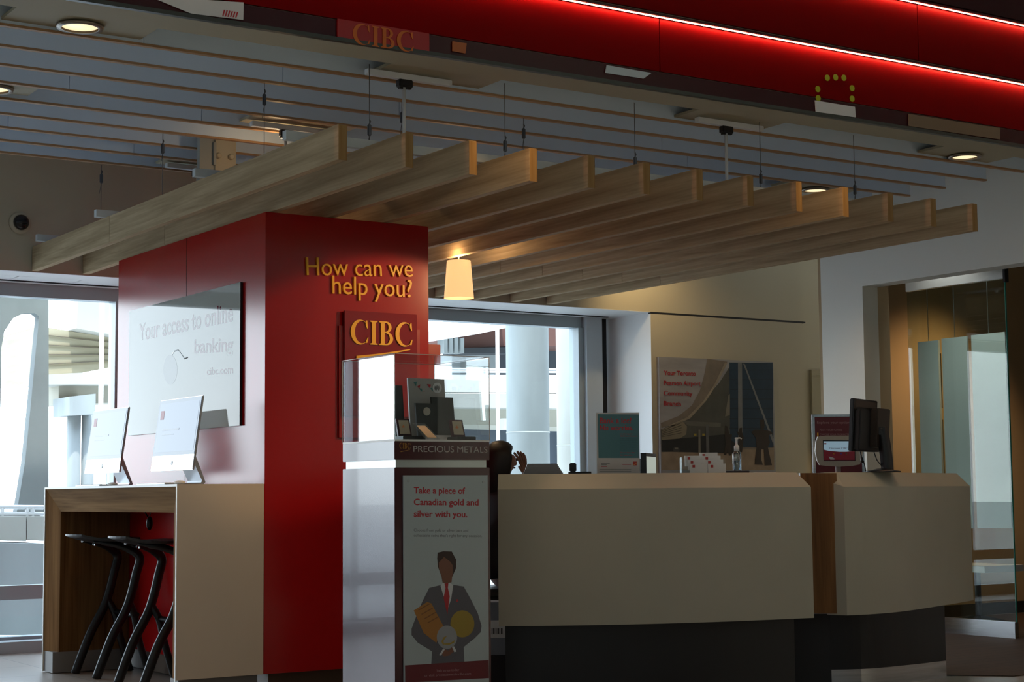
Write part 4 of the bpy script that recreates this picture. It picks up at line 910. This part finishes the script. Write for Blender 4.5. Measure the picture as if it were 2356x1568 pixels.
def skin(name, verts, edges, rad, m, parent, root=0, lv=2):
    me = D.meshes.new(name); me.from_pydata([Vector(v) for v in verts], edges, []); o = D.objects.new(name, me); C.objects.link(o)
    sm = o.modifiers.new('s', 'SKIN'); sb = o.modifiers.new('b', 'SUBSURF'); sb.levels = sb.render_levels = lv
    for i, r in enumerate(rad):
        q = me.skin_vertices[0].data[i]; q.radius = r if isinstance(r, tuple) else (r, r); q.use_root = (i == root)
    dg = bpy.context.evaluated_depsgraph_get(); dg.update(); n = D.meshes.new_from_object(o.evaluated_get(dg)); D.objects.remove(o)
    for p_ in n.polygons: p_.use_smooth = True
    b = MB(); b.mesh(n); return b
# local frame: face towards +X (screen right and away), figure leans on right hand
hx, hy, hz = hc.x, hc.y, hc.z
t = thing('person', (cx, cy, 0), 'seated person in black with dark hair, hand raised to the face, behind the counter', 'person')
V_ = [(hx-.10, hy, .56), (hx-.09, hy, .72), (hx-.07, hy, .90), (hx-.05, hy, hz-.20), (hx-.02, hy, hz-.10), (hx, hy, hz), (hx+.012, hy, hz+.06)]
E_ = [(0, 1), (1, 2), (2, 3), (3, 4), (4, 5), (5, 6)]; R_ = [(.13, .11), (.12, .09), (.11, .08), (.055, .055), .045, (.094, .096), (.082, .086)]
def chain(start, pts, rr):
    k = start
    for p_, r_ in zip(pts, rr): V_.append(p_); E_.append((k, len(V_)-1)); R_.append(r_); k = len(V_)-1
    return k
for s in (-1, 1):
    chain(0, [(hx+.02, hy+.10*s, .56), (hx+.32, hy+.12*s, .56), (hx+.34, hy+.12*s, .30), (hx+.35, hy+.12*s, .10), (hx+.45, hy+.13*s, .06)], [.09, .07, .05, .04, .035])
chain(2, [(hx-.08, hy+.19, .98), (hx+.02, hy+.24, .80), (hx+.24, hy+.18, .80), (hx+.31, hy+.16, .81)], [.06, .045, .035, .03])
w = chain(2, [(hx-.07, hy-.19, .98), (hx+.06, hy-.20, .84), (hx+.14, hy-.12, 1.02), (hx+.122, hy-.10, hz-.10), (hx+.115, hy-.078, hz-.055)], [.06, .042, .034, .024, .028])
for i, (dx, dz) in enumerate(((-.035, .075), (-.015, .088), (.004, .084), (.020, .070))):
    chain(w, [(hx+.112+dx*.4, hy-.065-.004*i, hz-.035), (hx+.092+dx*.7, hy-.07-.008*i, hz+dz*.25), (hx+.069+dx, hy-.072-.006*i, hz+dz*.7)], [.0095, .009, .008])
chain(w, [(hx+.092, hy-.062, hz-.05), (hx+.078, hy-.060, hz-.03)], [.010, .009])
skin('body', V_, E_, R_, M['skin'], t).build('body', M['skin'], t)
for s in (-1, 1): MB().ball((hx+.082, hy+.030*s, hz+.010), .010).build('eye', M['blackm'], t)
MB().ball((hx+.092, hy, hz-.012), .012, (1, .8, 1.4)).build('nose', M['skin'], t)
MB().ball((hx+.080, hy, hz-.042), .015, (.5, 1.3, .4)).build('mouth', mat('lips', (.25, .07, .06), .5), t)
b = MB(); g = bmesh.ops.create_uvsphere(b.b, u_segments=28, v_segments=18, radius=.118)['verts']
for v in g:
    x, y, z = v.co
    if z < 0: z *= 1.9+.4*(x < 0); x = x*(1+.1*z)-.02
    if x > .015: x = .015+(x-.015)*(.12 if z < .03 else .12+.8*min(1, (z-.03)/.05))
    v.co = Vector((hx-.022+x, hy+y*.98, hz+.012+z))+noise.noise_vector(v.co*30)*.004
    for f in v.link_faces: f.smooth = True
b.build('hair', M['hair'], t)
bb = skin('jacket', [(hx-.10, hy, .54), (hx-.09, hy, .74), (hx-.075, hy, .93), (hx-.05, hy, hz-.17), (hx-.08, hy+.19, .98), (hx+.02, hy+.24, .80), (hx+.22, hy+.19, .80), (hx-.07, hy-.19, .98), (hx+.06, hy-.20, .84), (hx+.135, hy-.125, 1.00)],
     [(0, 1), (1, 2), (2, 3), (2, 4), (4, 5), (5, 6), (2, 7), (7, 8), (8, 9)], [(.175, .16), (.165, .135), (.18, .13), (.085, .08), .085, .07, .058, .085, .07, .055], M['cloth'], t)
bb.build('jacket', M['cloth'], t)
for s in (-1, 1):
    skin('trousers', [(hx+.0, hy+.10*s, .555), (hx+.32, hy+.12*s, .56), (hx+.34, hy+.12*s, .30), (hx+.35, hy+.12*s, .12)], [(0, 1), (1, 2), (2, 3)], [.10, .082, .062, .052], M['cloth'], t).build('trouser_leg', M['cloth'], t)
    MB().ball((hx+.42, hy+.13*s, .045), .05, (2.2, .9, .85)).build('shoe', M['black'], t)
# labelled carton and bin seen between kiosk and counter
ca = at(1118, 1462, D=9.0); t = thing('labelled_carton', (ca.x+.1, ca.y+.1, 0), 'grey carton with white barcode label between the kiosk and the counter', 'carton')
zt2 = at(1118, 1385, D=9.0).z; X0 = Vector((ca.x, ca.y, .24))
MB().obox(X0, XR, NH, UPZ, .16, .20, zt2-.24, .004).build('box', mat('carton_grey', (.20, .22, .26), .6), t)
MB().obox(Vector((ca.x, ca.y, .0)), XR, NH, UPZ, .16, .20, .24, .004).build('stand', M['blackm'], t)
b = MB(); MB().obox(X0+XR*.02-NH*.002+UPZ*.09, XR, NH, UPZ, .10, .002, .09).build('label_sticker', M['paper'], t)
for i in range(9): b.obox(X0+XR*(.03+i*.007)-NH*.003+UPZ*.11, XR, NH, UPZ, .002+.002*(i % 2), .001, .03)
b.build('barcode', M['black'], t)

# ------------------------------------------------------------------ glass door leaf and office beyond
XG = 9.873
y0, y1 = 8.392, 9.36
t = thing('glass_door', (XG, 8.9, 0), 'tall pivoting glass door leaf with steel top and bottom rails', 'door')
MB().box(XG-.006, y0, .123, XG+.006, y1, 2.66).build('glass_pane', glass('door_glass', (.82, .88, .82), .05, top=.30), t)
MB().box(XG-.02, y0, .004, XG+.02, y1, .123, .002).build('bottom_rail', M['steel'], t)
MB().box(XG-.02, y0, 2.63, XG+.02, y1, 2.735, .002).build('top_rail', mat('satin_steel', (.62, .62, .60), .35, metal=.4), t)
MB().box(XG-.007, y0-.004, .123, XG+.007, y0, 2.63).build('glass_edge', mat('green_glass_edge', (.05, .30, .24), .2, emit=None), t)
MB().box(XG-.02, y0-.02, 2.60, XG+.02, y0, 3.3).build('pivot', M['blackm'], t)
for i, (xa, xb_, ya, yb_) in enumerate(((2111, 2158, 787, 1215), (2166, 2224, 779, 1215), (2234, 2312, 771, 1215))):  # pale reflections in the door glass, built as hanging white sheets
    XQ = 10.45; A_, B_ = at(xa, ya, X=XQ), at(xb_, ya, X=XQ); zb3 = at(xb_, yb_, X=XQ).z
    o = thing('reflection_panel', (XQ, (A_.y+B_.y)/2, zb3), 'reflection in the glass door, built as a white panel hung behind it, %s of three' % ('leftmost', 'middle', 'rightmost')[i], 'panel', 'reflections in the glass door built as panels')
    MB().box(XQ, min(A_.y, B_.y), zb3, XQ+.02, max(A_.y, B_.y), A_.z).build('sheet', mat('reflection_panel_white', (.62, .68, .68), .6), o)
    MB().tube([(XQ+.01, (A_.y+B_.y)/2, A_.z), (XQ+.01, (A_.y+B_.y)/2, 3.3)], .003, 6).build('wire', M['alu'], o)
t = thing('office_chair', (10.5, 9.3, 0), 'white chair with dark base seen low through the glass door', 'chair')
MB().prism([(10.30, 9.55, .44), (10.75, 9.55, .44), (10.75, 9.05, .44), (10.30, 9.05, .44)], (0, 0, .05)).build('seat', M['paper'], t)
MB().tube([(10.5, 9.3, .06), (10.5, 9.3, .44)], .025).build('post', M['blackm'], t)
for k in range(4): MB().tube([(10.5, 9.3, .08), (10.5+.3*math.cos(k*PI/2+.4), 9.3+.3*math.sin(k*PI/2+.4), .03)], [.025, .015]).build('foot', M['blackm'], t)
# door frame in the recess
b = MB(); b.box(10.95, YW+.09, 0, 11.0, YW+.118, 2.149); b.box(10.95, YW+.09, 2.15, 11.8, YW+.118, 2.2); b.box(11.001, YW+.105, 0, 11.8, YW+.118, 2.149); struct('door_1', b, M['soffit'])

# ------------------------------------------------------------------ outdoors
b = MB(); b.box(-120, 12.4, -.5, 160, 200, -.2); tag(b.build('apron', mat('apron_concrete', (.40, .41, .40), .8, var=(.3, .15))), 'grey paved ground outside the windows', 'ground'); 
def ob(pts, y, th_, m, nm, parent=None): return MB().prism([at(x, yy, Y=y) for x, yy in pts], (0, th_, 0)).build(nm, m, parent)
t = thing('concrete_pier', (5.5, 20, -.2), 'grey concrete pier with curved opening outside the left window', 'pier')
ob([(-90, 560), (112, 560), (112, 1182), (38, 1182), (58, 1060), (70, 940), (82, 810), (90, 728), (80, 720), (55, 720), (30, 732), (10, 762), (3, 800), (2, 900), (-6, 1182), (-90, 1182)], 15.4, .12, mat('grey_pier_concrete', (.20, .225, .225), .85, var=(1.3, .2)), 'pier_body', t)
t = thing('viaduct', (16, 34, 0), 'elevated concrete roadway with beige underside outside the left window', 'viaduct')
ob([(90, 750), (290, 782), (290, 838), (90, 876)], 34, 3, mat('beige_underside', (.44, .40, .28), .8, var=(1, .1, (1, 1, 9))), 'deck_underside', t)
ob([(180, 690), (290, 640), (290, 775), (176, 755)], 33.5, 1, M['concrete'], 'upper_beam', t)
ob([(90, 862), (290, 852), (290, 884), (90, 884)], 33, 1, M['concrete'], 'parapet', t)
ob([(135, 884), (290, 880), (290, 925), (135, 930)], 33.5, 1, mat('warm_concrete', (.42, .40, .33), .8), 'girder', t)
ob([(160, 912), (220, 905), (220, 952), (160, 955)], 32.5, 1, M['concrete2'], 'pier_cap', t)
for x0, x1 in ((155, 185), (188, 216), (246, 262)):
    a_, b_ = at(x0, 1000, Y=33), at(x1, 1000, Y=33); MB().tube([((a_.x+b_.x)/2, 33, -.2), ((a_.x+b_.x)/2, 33, at(180, 950, Y=33).z)], (b_.x-a_.x)/2, 20).build('column', M['concrete2'], t)
for i in range(4): ob([(112, 770+i*22), (290, 790+i*12), (290, 791.5+i*12), (112, 772+i*22)], 33.95, .04, mat('joint_brown', (.16, .14, .10), .8), 'joint', t)
for x_, y0_, y1_, yy_, lab in ((232, 560, 935, 24, 'left'), (1145, 560, 862, 30, 'right')):
    p_ = at(x_, y1_, Y=yy_); MB().tube([(p_.x, yy_, -.2), (p_.x, yy_, at(x_, y0_, Y=yy_).z)], .036*yy_/24*(1 if lab == 'left' else .9), 12).build('light_pole', mat('white_pole', (.80, .80, .78), .5), None, label='white light pole outside the %s window' % lab, category='pole')
t = thing('guard_rail', (5, 14.5, .8), 'white metal guard rail on the concrete barrier outside the left window', 'railing')
for y in (1166, 1182): p_, q_ = at(-60, y-1, Y=14.5), at(100, y, Y=14.5); MB().tube([p_, q_], .018, 8).build('rail', mat('white_rail_paint', (.7, .72, .74), .4), t)
for x in (5, 62, 75): MB().tube([at(x, 1166, Y=14.5), at(x, 1190, Y=14.5)], .018, 8).build('post', MC['white_rail_paint'], t)
bl = [(-70, 62), (64, 100)]
for i, (xa, xb_) in enumerate(((-90, 60), (62, 110))):
    tag(ob([(xa, 1187), (xb_, 1187), (xb_, 1244), (xa, 1240)], 14.3, .6, M['concrete'], 'barrier_block'), 'pale concrete barrier block outside the left window, %s' % ('left one' if i == 0 else 'right one by the table'), 'barrier')
tag(ob([(-90, 1246), (110, 1250), (110, 1460), (-90, 1460)], 14.1, .9, M['concrete2'], 'concrete_footing'), 'stained concrete base under the barrier blocks', 'barrier')
# right window
for xa, xb_, yy_, lab in ((1197, 1286, 19, 'stained round concrete column outside the right window, thicker one'), (1303, 1361, 24, 'slimmer round concrete column beside the window frame')):
    a_, b_ = at(xa, 900, Y=yy_), at(xb_, 900, Y=yy_); r_ = (b_-a_).length/2*.93; c_ = (a_+b_)/2
    t = thing('round_column', (c_.x, yy_+r_, -.2), lab, 'column')
    MB().tube([(c_.x, yy_+r_, -.2), (c_.x, yy_+r_, 9)], r_, 36).build('shaft', M['concrete2'] if xa < 1250 else M['concrete'], t)
    MB().lathe((c_.x, yy_+r_, 1.9), [(r_+.004, 0), (r_+.004, .02)], 36).build('pour_joint', MC['joint_brown'] if 0 else M['concrete2'], t)
t = thing('elevated_road', (20, 45, 0), 'elevated road with white parapet outside the right window', 'viaduct')
ob([(900, 862), (1420, 862), (1420, 905), (900, 900)], 45, .5, mat('bright_parapet', (.82, .82, .80), .7), 'parapet', t)
ob([(900, 903), (1420, 907), (1420, 940), (900, 935)], 44.5, 1, M['concrete'], 'deck_edge', t)
ob([(900, 935), (1420, 940), (1420, 985), (900, 972)], 45.5, 3, mat('cream_underside', (.50, .48, .40), .8), 'underside', t)
for y in (848, 853): MB().tube([at(900, y, Y=45), at(1420, y+3, Y=45)], .04, 6).build('rail', MC['white_rail_paint'], t)
for px_ in (950, 1380):
    c_ = at(px_, 1000, Y=46.5); MB().tube([(c_.x, 46.5, -.2), (c_.x, 46.5, at(px_, 960, Y=46.5).z)], .5, 20).build('support_column', M['concrete'], t)
ob([(1160, 962), (1172, 962), (1172, 988), (1160, 988)], 43.5, .4, M['concrete'], 'hanger_block', t)
t = thing('parking_building', (24, 60, 0), 'dark grey building behind the elevated road', 'building')
ob([(900, 972), (1420, 972), (1420, 1200), (900, 1200)], 60, 4, mat('slate_wall', (.10, .125, .15), .8), 'wall', t)
for i in range(8): ob([(1290, 985+i*16), (1302, 985+i*16), (1302, 993+i*16), (1290, 993+i*16)], 59.8, .2, M['concrete'], 'floor_edge', t)
ob([(1150, 790), (1420, 800), (1420, 862), (1150, 862)], 58, 4, mat('slate_wall2', (.08, .095, .11), .8), 'upper_wall', t)
t = thing('brown_building', (26, 55, 0), 'reddish brown building with curved white canopy seen outside', 'building')
ob([(1040, 778), (1100, 765), (1200, 745), (1420, 730), (1420, 795), (1200, 795), (1050, 800)], 55, 3, mat('brown_brick', (.16, .075, .06), .8), 'wall', t)
ob([(960, 790), (1100, 768), (1220, 742), (1220, 735), (1100, 752), (960, 765)], 53, 3, mat('canopy_white', (.8, .8, .8), .6), 'canopy', t)
for x in (1022, 1034, 1046, 1060): ob([(x, 778), (x+8, 776), (x+8, 812), (x, 812)], 54, .5, M['concrete2'], 'pillar', t)
ob([(1050, 800), (1200, 797), (1200, 812), (1050, 812)], 54.5, 1, mat('dark_band', (.04, .045, .05), .7), 'window_band', t)
ob([(1040, 812), (1150, 812), (1150, 860), (1040, 860)], 56, 1, M['concrete2'], 'lower_wall', t)
